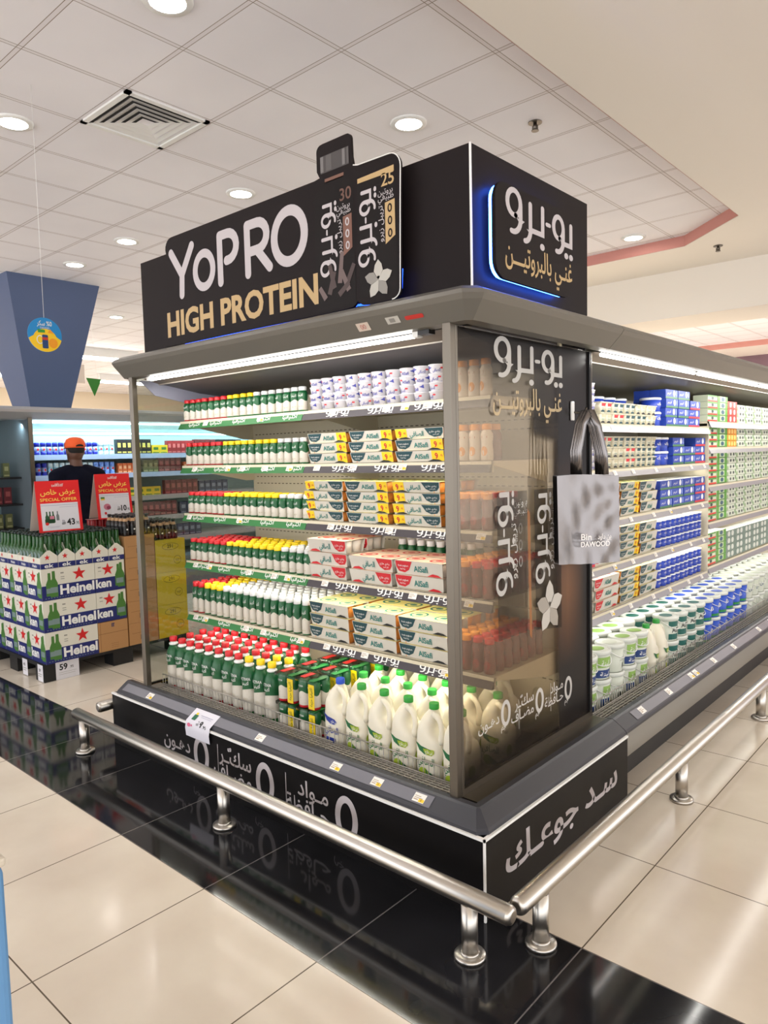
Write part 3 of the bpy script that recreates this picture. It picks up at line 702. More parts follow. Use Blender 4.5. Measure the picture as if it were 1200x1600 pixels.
# ================================================================== products of the end cooler
GRN = srgb(14, 84, 44); OFFW = srgb(206, 200, 188)
def wavy(name, zmid, amp, freq, r, band=None, bandz=0.):
    """white sleeve below, green above a wavy line, coloured foot"""
    m = bpy.data.materials.new(name); m.use_nodes = True; g = NT(m); X, Y, Z, P = g.xyz()
    a = g.m('ARCTAN2', X, g.m('MULTIPLY', Y, -1))
    zz = g.m('SUBTRACT', Z, g.m('MULTIPLY', g.m('SINE', g.m('MULTIPLY_ADD', a, freq, .9)), amp))
    up = g.m('GREATER_THAN', zz, zmid)
    nz = g.noise(P, 90., 2.)
    wh = g.mix(g.ramp(nz, .62, .70), OFFW, srgb(196, 190, 170))
    c = g.mix(up, wh, GRN)
    if band: c = g.mix(g.m('LESS_THAN', Z, bandz), c, band)
    g.put(g.b.inputs['Base Color'], c); g.b.inputs['Roughness'].default_value = .35
    MATS[name] = m
    return m
CAPS = {'red': srgb(206, 30, 40), 'yellow': srgb(244, 208, 20), 'white': srgb(212, 212, 212)}
def wrapmap(r, n=.0006): return lambda a, c: ((r + n) * math.sin(a / r), -(r + n) * math.cos(a / r), c)
def small_bottle(cap, H, tall=False):
    k = H / .115
    band = srgb(190, 30, 44) if cap == 'red' else srgb(26, 110, 56)
    M_ = wavy(f'sleeve_{cap}_{int(H * 1000)}', .052 * k, .0045 * k, 3., .024, band, .006)
    b = MB(); r = .0235
    prof = [(r * .88, 0), (r, .005), (r, .040 * k), (r * .95, .052 * k), (r, .066 * k), (r, .080 * k), (r * .94, .088 * k), (r * .74, .094 * k), (r * .70, .098 * k)]
    b.lathe(prof, 14, M_)
    wm = wrapmap(r * .99)
    b.text('أكتيفيا', wm, .013 * k, WHITE, .006, (0, .070 * k), 'c', width=.026)
    b.flat([rect2d(-.010, -.002, .018, .026), rect2d(.002, .010, .022, .025)], mat('label_grey_print', srgb(186, 176, 150), .5), wm)
    B = b.build('drinking_yogurt_bottle'); tag(B, 'x', 'yogurt bottle')
    c = MB(); c.lathe([(r * .78, .0965 * k), (r * .80, .098 * k), (r * .80, .113 * k), (r * .70, .115 * k)], 12, mat('cap_' + cap, CAPS[cap], .35)); C = c.build('cap')
    return proto(B, C)
def fill_bottles(i, H, nrows, colours, pitch=.0555, n=18, x0=-2.195, gap=.057, skip=()):
    zs = SHZ[i][0]; P = {c: small_bottle(c, H) for c in set(colours)}
    for r in range(nrows):
        for k in range(n):
            c = colours[k] if r < 2 else (colours[min(n - 1, max(0, k + random.choice((-1, 0, 0, 1))))])
            x = x0 + k * pitch + random.uniform(-.003, .003); y = .400 + r * gap + random.uniform(-.003, .003)
            row = 'front row' if r == 0 else f'{nth(r + 1)} row back'
            place(P[c], (x, y, zs), random.uniform(-.5, .5), f'{c}-capped small yogurt bottle, {nth(k + 1)} from glass wall, {row}, {SHN[i]} shelf', f'small yogurt bottles on the {SHN[i]} shelf')
    for p in P.values(): PARK.append(p)
fill_bottles(0, .115, 1, ['red'] * 7 + ['yellow'] * 4 + ['white'] * 7)
fill_bottles(1, .122, 1, ['red'] * 6 + ['yellow'] * 8 + ['white'] * 4)
fill_bottles(2, .116, 3, ['red'] * 6 + ['yellow'] * 8 + ['white'] * 4)
fill_bottles(3, .122, 5, ['red'] * 6 + ['yellow'] * 8 + ['white'] * 4)
fill_bottles(4, .170, 6, ['red'] * 2 + ['yellow'] * 3 + ['white'] * 12, .057, 17)
# white capped bottles behind the red packs on the fourth shelf
pw = small_bottle('white', .168); PARK.append(pw)
for r in range(2):
    for k in range(8):
        place(pw, (-.90 + k * .056, .68 + r * .06, SHZ[3][0]), 0, f'white-capped small bottle behind the red yogurt packs, {nth(k + 1)} across, {"near" if r == 0 else "rear"} row', 'small bottles behind the red packs')

def big_bottle(cap):
    band = srgb(176, 26, 38) if cap == 'red' else srgb(30, 110, 50)
    M_ = wavy('big_sleeve_' + cap, .130, .011, 1., .038, band, .030)
    b = MB(); prof = [(.033, 0), (.038, .006), (.0385, .12), (.037, .145), (.0395, .17), (.0398, .19), (.036, .215), (.026, .236), (.0185, .247)]
    b.lathe(prof, 20, M_)
    b.text('ACTIVIA', wrapmap(.0412), .020, WHITE, .012, (0, .184), 'c', width=.058)
    b.text('أكتيفيا', wrapmap(.0405), .020, WHITE, .008, (0, .162), 'c', width=.04)
    b.text('drink', wrapmap(.0385), .012, mat('label_grey_print', srgb(186, 176, 150), .5), .0, (0, .09), 'c')
    B = b.build('large_yogurt_bottle'); tag(B, 'x', 'yogurt bottle')
    c = MB(); c.lathe([(.0185, .245), (.0245, .249), (.0245, .256), (.0175, .260), (.0175, .267)], 14, WHITE); n = c.build('neck_ring')
    c = MB(); c.lathe([(.0200, .266), (.0205, .268), (.0205, .288), (.0185, .291)], 14, mat('cap_' + cap, CAPS[cap], .35)); q = c.build('cap')
    return proto(B, n, q)
BB = {c: big_bottle(c) for c in ('red', 'yellow')}; PARK += list(BB.values())
TZ = .2985
for r in range(6):
    for k in range(11):
        if r > 3 and k > 4: continue
        cap = 'red' if k < (8, 9, 10, 10, 10, 10)[r] else 'yellow'
        if k == 10 and r > 1: continue
        x = -2.185 + k * .0835 + (r % 2) * .012 + random.uniform(-.0015, .0015); y = .233 + r * .094 + random.uniform(-.004, .004)
        row = 'front row' if r == 0 else f'{nth(r + 1)} row'
        place(BB[cap], (x, y, TZ), random.uniform(-.35, .35), f'large green-white bottle with {cap} cap, {nth(k + 1)} from glass wall, {row}, bottom tray', 'large yogurt bottles in the tray')
# shrink-wrapped bottle multipacks
MP_S = wavy('multi_sleeve', .070, .006, 3., .03, srgb(186, 26, 40), .012)
FILMC = glassmat('shrink_film', (.96, .96, .96), 1.2, .12)
def multipack():
    root = bpy.data.objects.new('bottle_multipack', None); COL.objects.link(root); root.empty_display_size = .05; tag(root, 'x', 'bottle multipack')
    ks = []
    for y in (-.03, .03):
        for x in (-.03, .03):
            b = MB(); b.lathe([(.026, 0), (.029, .006), (.029, .06), (.027, .075), (.029, .09), (.029, .118), (.02, .132)], 12, MP_S, (0, 0, 0))
            b.text('ACTIVIA', wrapmap(.0295), .012, WHITE, .006, (0, .096), 'c', width=.03)
            o = b.build('bottle', root); o.location = (x, y, 0); ks.append(o)
    b = MB(); yl = mat('yellow_wrap_sleeve', srgb(226, 196, 24), .3)
    b.box(.026, .0625, -.0625, -.0605, .008, .118, yl); b.box(.030, .058, -.0605, .03, .132, .1335, mat('wrap_top_print', srgb(40, 120, 60), .3))
    b.text('اكتيفيا حزمة', lambda a, c: (.034 + 0 * a + .018 - c, -.0632, .02 + a), .022, mat('dark_green_ink', srgb(20, 70, 40), .5), .01, (0, 0), width=.085)
    ks.append(b.build('yellow_sleeve', root))
    b = MB(); b.loft([[(-.0625, -.0605, z), (.021, -.0605, z), (.021, .0605, z), (-.0625, .0605, z)] for z in (.120, .134)], FILMC, True, (False, True)); b.box(-.05, -.02, -.04, .03, .1345, .1355, mat('wrap_top_red', srgb(206, 40, 40), .4)); ks.append(b.build('wrap_film', root))
    KIDS[root.name] = ks; USED[root.name] = False
    return root
mp = multipack(); PARK.append(mp)
for r in range(4):
    for k in range(2):
        for l in range(2):
            where = ('front', 'second', 'third', 'rear')[r]
            place(mp, (-1.215 + k * .140, .252 + r * .135, TZ + l * .1365), 0, f'shrink-wrapped multipack with yellow strip, {nth(k + 1)} from the tall bottles, {where} row, {"upper" if l else "lower"} layer', 'wrapped bottle multipacks in the tray')
# milk jugs
JUGW = mat('milky_jug_plastic', srgb(224, 218, 200), .38)
MATS['milky_jug_plastic'].node_tree.nodes['Principled BSDF'].inputs['Subsurface Weight'].default_value = .25
MATS['milky_jug_plastic'].node_tree.nodes['Principled BSDF'].inputs['Subsurface Radius'].default_value = (.03, .025, .018)
def jug(kind):
    capc, ink, leaf = (srgb(24, 74, 190), srgb(28, 56, 150), srgb(30, 50, 140)) if kind == 'blue' else (srgb(38, 150, 52), srgb(22, 104, 60), srgb(20, 96, 52))
    def ring(hx, hy, cx, z, e=3.2, n=28):
        o = []
        for j in range(n):
            a = 2 * PI * j / n; c, s_ = math.cos(a), math.sin(a)
            o.append((cx + hx * abs(c) ** (2 / e) * (1 if c >= 0 else -1), hy * abs(s_) ** (2 / e) * (1 if s_ >= 0 else -1), z))
        return o
    spec = [(.054, .054, 0, 0, 3.5), (.060, .060, 0, .008, 3.5), (.061, .061, 0, .10, 3.5), (.061, .061, 0, .148, 3.4), (.056, .060, -.005, .166, 3.0), (.043, .058, -.017, .182, 2.8), (.036, .054, -.020, .205, 2.6), (.033, .046, -.016, .225, 2.4), (.029, .036, -.009, .245, 2.2), (.021, .023, -.003, .261, 2.), (.0165, .0165, 0, .272, 2.)]
    b = MB(); b.loft([ring(*q) for q in spec], JUGW)
    B = b.build('milk_jug'); tag(B, 'x', 'milk jug')
    h = MB(); h.tube([(.006, -.018, .254), (.024, -.020, .250), (.040, -.022, .238), (.050, -.024, .218), (.0535, -.026, .194), (.0525, -.028, .168), (.048, -.030, .150)], [.012, .0115, .011, .0105, .011, .013, .014], JUGW, 10)
    H_ = h.build('handle')
    c = MB(); c.lathe([(.0195, .270), (.0200, .272), (.0200, .290), (.0185, .293)], 16, mat('jug_cap_' + kind, capc, .35)); C = c.build('cap')
    l = MB(); f = lambda a, z: (a, -.0617 + .010 * (a / .058) ** 4 * .9, z)
    IN = mat('jug_ink_' + kind, ink, .5); LF = mat('jug_leaf_' + kind, leaf, .5); LM = mat('jug_lime', srgb(150, 170, 40), .5)
    l.flat([poly2d([(-.050, .148), (-.02, .136), (.020, .130), (.034, .118), (.020, .106), (-.005, .106), (-.030, .118)])], LF, f)
    if kind != 'blue': l.flat([poly2d([(-.012, .128), (.038, .131), (.040, .118), (.028, .106), (.004, .108), (-.006, .116)])], LM, lambda a, z: (a, f(a, z)[1] - .0005, z))
    l.text('لبن طازج', lambda a, z: (a, f(a, z)[1] - .001, z), .016, WHITE, .006, (.016, .114), 'c', width=.034)
    l.text('الصافي', f, .042, IN, .010, (0, .066), 'c', width=.082)
    if kind == 'blue': l.flat([rect2d(-.034, .024, .020, .046)], LF, f)
    else:
        l.flat([disc2d(-.012, .034, .022, .020)], LM, f); l.flat([poly2d([(-.004, .05), (.03, .034), (.046, .018), (.004, .020)])], LF, lambda a, z: (a, f(a, z)[1] - .0005, z))
    L = l.build('label')
    s = MB(); s.flat([disc2d(.045, .075, .02, .024)], LM, lambda a, z: (.0617, -.02 + a - .045, z)); S_ = s.build('side_label') if kind != 'blue' else None
    return proto(B, *([H_, C, L] + ([S_] if S_ else [])))
JG, JB = jug('green'), jug('blue'); PARK += [JG, JB]
for r in range(5):
    for k in range(6 if r < 3 else 5):
        x = -.912 + k * .1285 + (r % 2) * .02 + random.uniform(-.001, .001); y = .255 + r * .126
        if x > -.256: continue
        blue = r == 0 and k == 0
        row = ('front', 'second', 'third', 'fourth', 'rear')[r]
        z = TZ + (.0 if r < 3 else .02)
        place(JB if blue else JG, (x, y, TZ), random.uniform(-.06, .04), 'milk jug with blue cap and blue label beside the wrapped multipacks' if blue else f'white milk jug with green cap, {nth(k + 1)} from the multipacks in the {row} row', 'milk jugs in the tray')
# small cups in stacks of four
CUPW = mat('cup_white', srgb(204, 201, 206), .4); CBLU = mat('cup_blue_print', srgb(62, 66, 150), .5); CRED = mat('cup_red_print', srgb(196, 44, 56), .5)
def small_cup(v):
    b = MB(); b.lathe([(.029, 0), (.031, .002), (.0365, .029), (.0385, .031), (.0385, .0335)], 18, CUPW)
    wm = lambda a, c: ((.0318 + c * .19) * math.sin(a / .034), -(.0318 + c * .19) * math.cos(a / .034), c)
    s = (1, -1)[v % 2]
    b.flat([poly2d([(s * .000, .029), (s * .036, .029), (s * .039, .014), (s * .022, .019)]), rect2d(-.034, .034, .0012, .0035)], CBLU, wm)
    b.text(('AlSafi', 'الصافي')[v % 2], wm, .016, CBLU, .016, (-.002 * s, .006), 'c', width=.034)
    b.flat([poly2d(rrect2d(min(-s * .030, -s * .018), max(-s * .030, -s * .018), .016, .022, .002))], CRED, wm)
    B = b.build('yogurt_cup'); tag(B, 'x', 'yogurt cup')
    l = MB(); l.lathe([(.0382, .0336), (.0378, .0342)], 18, mat('cup_foil', srgb(214, 214, 220), .25, .3)); L = l.build('foil_lid')
    return proto(B, L)
CU = [small_cup(0), small_cup(1)]; PARK += CU
for r in range(2):
    for k in range(10):
        for l in range(4):
            if r == 1 and l == 3 and k % 3 == 0: continue
            place(CU[random.randint(0, 1)], (-1.160 + k * .0772 + random.uniform(-.001, .001), .408 + r * .081 + random.uniform(-.003, .003), SHZ[0][0] + l * .0345), random.uniform(-.6, .6),
                  f'small white yogurt cup, {nth(l + 1)} up in the {nth(k + 1)} stack from the bottles, {"front" if r == 0 else "rear"} row', 'small cup stacks on the top shelf')
# sleeved yogurt packs
SLV = mat('pack_sleeve_white', srgb(204, 199, 188), .45); TEAL = mat('pack_teal', srgb(22, 66, 74), .45); TEALT = mat('pack_teal_text', srgb(40, 122, 116), .5)
REDP = mat('pack_red', srgb(200, 34, 44), .45); YEL = mat('pack_yellow', srgb(240, 204, 30), .45); BLKP = mat('pack_black', srgb(28, 32, 36), .45); CREAM = mat('pack_cream', srgb(240, 226, 150), .45); ORNG = mat('pack_orange', srgb(232, 148, 60), .45)
def pack(wide, H, tone, arabic, tag9, D=.13):
    W_ = wide; ins = .010
    root = MB(); fr = [(-W_ / 2 + ins * .6, ins, 0), (W_ / 2 - ins * .6, ins, 0), (W_ / 2, 0, H), (-W_ / 2, 0, H)]
    bk = [(p[0], D - p[1], p[2]) for p in fr]
    root.add(fr + bk, [(0, 1, 2, 3), (5, 4, 7, 6), (3, 2, 6, 7), (1, 0, 4, 5)], SLV)
    e = .0008; f = lambda a, c: (a * (1 - .0 * c), ins * (1 - c / H) - e, c)
    f2 = lambda a, c: (a, ins * (1 - c / H) - 2 * e, c)
    P = {'teal': TEAL, 'red': REDP}[tone]; s = -1 if not arabic else 1
    hw = W_ / 2
    # blob in an upper corner, swoosh in the opposite lower one
    root.flat([poly2d([(s * (hw - .004), H - .002), (s * (hw - .006), H * .5), (s * (hw - .018), H * .2), (s * (hw - .05), H * .12), (s * (hw - .075), H * .35), (s * (hw - .095), H - .002)])], P, f)
    root.text('زبادي طازج' if arabic else 'fresh yoghurt', f2, H * .20, WHITE, .006, (s * (hw - .045), H * .56), 'c', width=.056)
    root.text('كامل الدسم' if arabic else 'Full Fat', f2, H * .16, WHITE, .006, (s * (hw - .04), H * .32), 'c', width=.03)
    root.text('الصافي' if arabic else 'AlSafi', f2, H * .60, TEALT, .022, (-s * .012, H * .27), 'c', width=.074)
    root.flat([poly2d([(-s * (hw - .012), .001), (-s * (hw - .028), H * .16), (-s * (hw - .055), H * .22), (-s * (hw - .085), .001)])], BLKP if tone == 'teal' else REDP, f2)
    if tag9:
        x0, x1 = sorted((-s * (hw - .002), -s * (hw - .062)))
        root.flat([poly2d([(x0, H * .18), (x1, H * .02), (x1, H - .001), (x0, H - .001)])], YEL, f)
        root.text('9', f2, H * .72, REDP, .03, ((x0 + x1) / 2 - .006, H * .26), 'c'); root.text('.95', f2, H * .28, REDP, .01, ((x0 + x1) / 2 + .018, H * .45), 'c', width=.014)
    top = lambda a, c: (a, c, H + e)
    root.flat([rect2d(-hw + .001, hw - .001, .001, D - .001)], CREAM if tone == 'teal' else mat('pack_pale', srgb(238, 206, 180), .45), top)
    for cx in (-hw * .5, hw * .5):
        root.flat([ring2d(cx, D / 2, .042, .042, .010, 20), disc2d(cx, D / 2, .018, .016, 12)], TEALT if tone == 'teal' else REDP, lambda a, c: (a, c, H + 2 * e))
    B = root.build('yogurt_pack'); tag(B, 'x', 'yogurt pack')
    ks = []
    for sx in (-1, 1):
        c = MB(); r0 = .026; cx = sx * (hw - .034)
        c.lathe([(r0, .001), (.031, H - .003)], 12, ORNG if tag9 or tone == 'teal' else SLV, (cx, D / 2 - .030, 0)); ks.append(c.build('cup'))
        c = MB(); c.lathe([(r0, .001), (.031, H - .003)], 12, ORNG if tag9 or tone == 'teal' else SLV, (cx, D / 2 + .030, 0)); ks.append(c.build('cup'))
    return proto(B, *ks)
def packs(i, cols, H, gname, rows=2, D=.135):
    for (x0, x1, n, seq, desc) in cols:
        for l in range(n):
            for r in range(rows):
                p = seq[l % len(seq)]
                place(p, ((x0 + x1) / 2 + random.uniform(-.003, .003), .385 + r * (D + .004) + random.uniform(-.002, .002), SHZ[i][0] + l * (H + .002)), random.uniform(-.02, .02),
                      f'{desc}, {nth(l + 1)} up{(", front", ", behind", ", rearmost")[r]}, {SHN[i]} shelf', gname)
    for c in cols: PARK.extend(q for q in c[3] if q not in PARK)
a, b_ = pack(.25, .044, 'teal', False, True), pack(.25, .044, 'teal', True, True)
t3 = 'white yogurt pack with yellow price tag'
packs(1, [(-1.215, -.965, 3, [a], t3 + ', stack beside bottles'), (-.955, -.69, 3, [a], t3 + ', middle stack'), (-.68, -.43, 3, [a, a, b_], t3 + ', stack beside orange caps')], .044, 'yogurt packs on the second shelf')
packs(2, [(-1.245, -.995, 4, [b_], t3 + ', stack beside bottles'), (-.98, -.725, 4, [a], t3 + ', middle stack'), (-.70, -.45, 4, [b_], t3 + ', stack beside orange caps')], .044, 'yogurt packs on the third shelf')
ra, rb = pack(.255, .058, 'red', False, False), pack(.255, .058, 'red', True, False)
packs(3, [(-1.24, -.985, 3, [rb], 'red and white yogurt pack, stack beside bottles'), (-.965, -.71, 2, [rb], 'red and white yogurt pack, middle stack'), (-.70, -.44, 2, [ra], 'red and white yogurt pack, stack beside brown bottles')], .058, 'red yogurt packs on the fourth shelf')
ta = pack(.26, .056, 'teal', False, False)
packs(4, [(-1.24, -.985, 3, [ta], 'teal and white yogurt pack, stack beside bottles'), (-.965, -.695, 3, [ta], 'teal and white yogurt pack, middle stack'), (-.685, -.425, 3, [ta], 'teal and white yogurt pack, stack beside brown bottles')], .056, 'teal yogurt packs on the lowest shelf', 3)
# flavoured bottles behind the dark end panel
def shake(body, cap, nm):
    b = MB(); bm = mat('shake_body_' + nm, body, .35); k = 1.0
    b.lathe([(.021, 0), (.024, .005), (.024, .035), (.0205, .058), (.0235, .085), (.0235, .100), (.017, .113), (.0155, .118)], 14, bm)
    b.flat([disc2d(0, .036, .013, .018, 14)], mat('shake_fruit_' + nm, srgb(232, 150, 40) if nm == 'cream' else srgb(150, 50, 40), .45), wrapmap(.0238))
    b.flat([rect2d(-.012, .012, .085, .093)], mat('shake_print', srgb(180, 90, 60), .45), wrapmap(.0236))
    B = b.build('flavoured_milk_bottle'); tag(B, 'x', 'milk bottle')
    c = MB(); c.lathe([(.0185, .116), (.019, .118), (.019, .136), (.017, .139)], 12, mat('shake_cap_' + ('red' if cap[1] < .1 else 'orange'), cap, .35)); C = c.build('cap')
    return proto(B, C)
OR_ = srgb(236, 150, 36); RD_ = srgb(206, 40, 34)
SK = {('cream', 'orange'): shake(srgb(228, 214, 196), OR_, 'cream'), ('brown', 'orange'): shake(srgb(116, 60, 50), OR_, 'brown'), ('brown', 'red'): shake(srgb(104, 50, 50), RD_, 'brown')}
PARK += list(SK.values())
for i, (nx, ny) in enumerate(((4, 1), (4, 2), (4, 4), (4, 7), (4, 7))):
    for r in range(ny):
        for k in range(nx):
            body = 'cream' if i < 2 and k + r < 4 else 'brown'; cap = 'red' if (i == 2 and k > 2 and r > 0) or (i > 2 and k > 1) else 'orange'
            if body == 'cream': cap = 'orange'
            place(SK[(body, cap)], (-.400 + k * .054, .405 + r * .06, SHZ[i][0]), random.uniform(-.4, .4), f'{body} milk bottle with {cap} cap, {nth(k + 1)} across, {nth(r + 1)} back, {SHN[i]} shelf end', f'flavoured milk bottles at the dark panel on the {SHN[i]} shelf')
# price tags
def price_tag(loc, M3, label, yellow=True, group=None, w=.042, h=.030):
    b = MB(); b.V = []
    f = lambda a, c: (a, -.0006, c); f2 = lambda a, c: (a, -.0012, c)
    b.box(-w / 2, w / 2, -.0005, .0, 0, h, TAGW)
    b.flat([rect2d(-w * .42, w * .1, h * .62, h * .70), rect2d(-w * .42, w * .3, h * .42, h * .50), rect2d(-w * .42, -w * .05, h * .2, h * .32)], mat('tag_print', srgb(170, 150, 130), .6), f)
    if yellow: b.flat([rect2d(w * .02, w * .48, h * .06, h * .42)], TAGY, f); b.text('9', f2, h * .34, mat('tag_ink', srgb(120, 90, 30), .6), .01, (w * .22, h * .12), 'c')
    o = b.build('price_tag'); o.matrix_world = Matrix.Translation(loc) @ M3.to_4x4(); return tag(o, label, 'price tag', group)
slope = Matrix(((1, 0, 0), (0, math.sin(ang) * 1, math.cos(ang)), (0, -math.cos(ang) * 1, math.sin(ang)))).transposed()
Mb = Matrix(((1, 0, 0), (0, math.sin(ang), math.cos(ang)), (0, -math.cos(ang), math.sin(ang))))
for x, bb, l, yv in ((-2.11, .012, 'white price tag at the left glass corner of the bumper', True), (-1.20, .012, 'pinkish price tag on the bumper below the yellow multipacks', False), (-.725, .012, 'white and yellow price tag below the first jugs', True), (-.505, .012, 'white and yellow price tag below the middle jugs', True), (-.30, .012, 'white and yellow price tag at the bumper corner', True)):
    p = on_bumper(x, bb); price_tag((p[0], p[1] - .001, p[2] + .001), Mb, l, yv, w=.052, h=.034)
lt = math.atan2(.89, .45); Ml = Matrix(((1, 0, 0), (0, math.sin(lt), math.cos(lt)), (0, -math.cos(lt), math.sin(lt))))
for i, xs in enumerate(((-1.98, -1.52, -1.02, -.70, -.60, -.48), (-2.1, -1.8, -1.68, -1.50, -1.32, -1.13, -.90, -.62), (-2.17, -1.72, -1.05, -.70, -.24), (-2.13, -2.0, -1.66, -1.46, -1.36, -1.1, -.58, -.30), (-2.15, -2.06, -1.70, -1.56, -1.28, -1.10, -.86, -.42))):
    for k, x in enumerate(xs):
        p = lipmap(SHZ[i][1], .002)(x, .012)
        price_tag(p, Ml, f'small paper price tag, {nth(k + 1)} along the {SHN[i]} shelf strip from the glass wall', k % 3 == 1, 'price tags on the shelf strips')
# the folded paper offer card on the bumper
b = MB(); pp = mat('offer_card_paper', srgb(214, 212, 222), .6)
u0 = on_bumper(0, .056); u1 = on_bumper(0, -.016)
rows = [(u0[1], u0[2] + .001), (u1[1] - .004, u1[2] + .001), (-.012, .262), (-.008, .222)]
b.loft([[(-1.72, y, z) for y, z in rows], [(-1.525, y, z) for y, z in rows]], pp, True, (False, False), closed=False)
def cm(a, t, e=.0012):
    L = [0]; 
    for p, q in zip(rows, rows[1:]): L.append(L[-1] + math.hypot(q[0] - p[0], q[1] - p[1]))
    d = (1 - t) * L[-1]; i = max(k for k in range(3) if L[k] <= d + 1e-9); s_ = (d - L[i]) / (L[i + 1] - L[i]); p, q = rows[i], rows[i + 1]
    return (-1.72 + a, p[0] + (q[0] - p[0]) * s_ - e, p[1] + (q[1] - p[1]) * s_ + e)
b.flat([rect2d(.03, .06, .58, .78)], mat('card_bottle_green', srgb(40, 100, 70), .6), cm); b.flat([rect2d(.035, .05, .78, .86)], YEL, cm)
b.flat([disc2d(.028, .38, .014, .06), rect2d(.045, .055, .36, .42)], mat('card_pink', srgb(206, 96, 130), .6), cm)
b.flat([rect2d(.075, .17, .80, .815), rect2d(.085, .165, .74, .75)], mat('card_line', srgb(150, 150, 176), .6), cm)
INK = mat('black_ink', srgb(24, 22, 24), .6)
SAR = lambda x, y, s: stroke2d([(x + .2 * s, y), (x + .25 * s, y + .9 * s)], .1 * s, 5) + stroke2d([(x + .5 * s, y), (x + .52 * s, y + .8 * s)], .1 * s, 5) + stroke2d([(x, y + .25 * s), (x + .75 * s, y + .42 * s)], .09 * s, 5) + stroke2d([(x, y + .05 * s), (x + .75 * s, y + .22 * s)], .09 * s, 5)
cm3 = lambda a, c: cm(a, c / .14)
b.flat(SAR(.085, .062, .026), INK, cm3)
b.text('9', cm3, .042, INK, .03, (.110, .058)); b.text('.95', cm3, .020, INK, .01, (.136, .058), width=.03)
o = b.build('offer_card'); tag(o, 'white paper offer card reading 9.95 folded over the black bumper', 'price card')
# ================================================================== the long side cooler
SIDE = thing('side_cooler', 'long multi-deck dairy cooler running away behind the dark end panel', 'cooler', (0, Y1, 0))
class SM(MB):
    def build(s, name, parent=None, bevel=0., seg=2):
        s.V = [(v[0], v[1] - Y1, v[2]) for v in s.V]
        return MB.build(s, name, parent, bevel, seg)
def sweep_side(prof, m, y0=Y1 + .004):
    b = SM(); b.loft([[(-d, y0, z) for d, z, c in prof], [(-d, YEND, z) for d, z, c in prof]], m, False); return b
BU2 = sweep_side(bp, BUMP).build('bumper', SIDE)
sl = lambda a, c: (-(.013 + c * math.cos(ang)) + .0015, a, .3035 + c * math.sin(ang) + .0015)
b = SM(); b.flat([rect2d(Y1 + .15, YEND - .1, .006, .052)], mat('clear_price_channel_side', srgb(128, 128, 136), .15), lambda a, c: sl(a, c)); b.build('price_channel', BU2)
b = SM(); b.box(-.03, -.012, Y1 + .004, YEND, .175, .287, mat('grey_base_panel', srgb(150, 148, 142), .35, .5)); b.build('base_panel', SIDE)
b = SM(); b.box(-.86, -.10, Y1 + .004, YEND, 0, .19, BLACK); b.build('kick_base', SIDE)
b = SM()
for k in range(5): b.box(-.110 - k * .0165, -.104 - k * .0165, Y1 + .01, YEND, .326, .332, GRILL)
for k in range(140): b.box(-.174, -.104, Y1 + .02 + k * .05, Y1 + .026 + k * .05, .325, .330, GRILL)
b.box(-.172, -.104, Y1 + .01, YEND, .29, .30, BLACK); b.build('air_grille', SIDE)
for i in range(6):
    y0 = Y1 + .02 + i * .80; y1 = y0 + .79; b = SM(); k = y0
    while k < y1 + .001: b.tube([(-.179, k, .300), (-.179, k, .386)], .0020, GRILL, 4); k += .027
    for z in (.386, .335): b.tube([(-.179, y0, z), (-.179, y1, z)], .0032, GRILL, 5)
    b.build('basket_front', SIDE)
b = SM(); b.box(-.864, -.184, Y1 + .005, YEND, .28, .2935, GRILL); b.box(-.181, -.175, Y1 + .005, YEND, .25, .298, MATS['tray_front']); b.build('tray', SIDE)
b = SM(); b.box(-.885, -.868, Y1 + .005, YEND, .19, 2.0, INTER); b.build('back_panel', SIDE)
b = SM(); b.prism([(-.245, 1.965), (-.50, 1.925), (-.868, 1.90), (-.868, 2.03), (-.245, 2.03)], 'y', Y1 + .005, YEND, mat('olive_cooler_ceiling', srgb(84, 80, 66), .45)); b.build('inner_ceiling', SIDE)
b = SM(); b.prism([(-.155, 1.985), (-.245, 1.962), (-.245, 2.0)], 'y', Y1 + .005, YEND, MATS['lamp_reflector']); b.box(-.247, -.243, Y1 + .005, YEND, 1.957, 1.964, MATS['reflector_edge']); b.build('lamp_reflector', SIDE)
for i in range(5):
    y0 = Y1 + .03 + i * 1.25
    b = SM(); b.tube([(-.137, y0, 1.972), (-.137, y0 + 1.19, 1.972)], .009, LEDM, 8); b.build('light_tube', SIDE)
lamp_area('side_tube_lamp', (-.148, Y1 + 2.2, 1.955), .03, 4.3, TUBE_W * 4.3, (0, math.radians(28), 0), (1, .98, .92))
b = sweep_side(cp, CANOPY); b.build('canopy', SIDE)
b = SM(); b.box(-.885, -.24, Y1 + .004, YEND, 2.04, 2.122, INTDK); b.build('top_deck', SIDE)
SH1 = [(1.690, 1.645), (1.450, 1.405), (1.185, 1.140), (.943, .898), (.693, .650)]
SH2 = [(1.735, 1.690), (1.555, 1.510), (1.292, 1.247), (1.031, .986), (.718, .673)]
BAY = 3.34
LIPS = mat('silver_shelf_strip', srgb(158, 156, 160), .35, .3)
def side_lip(zb, n=.001): return lambda a, c: (-.350 - c * .45 + n, a, zb + c * .89)
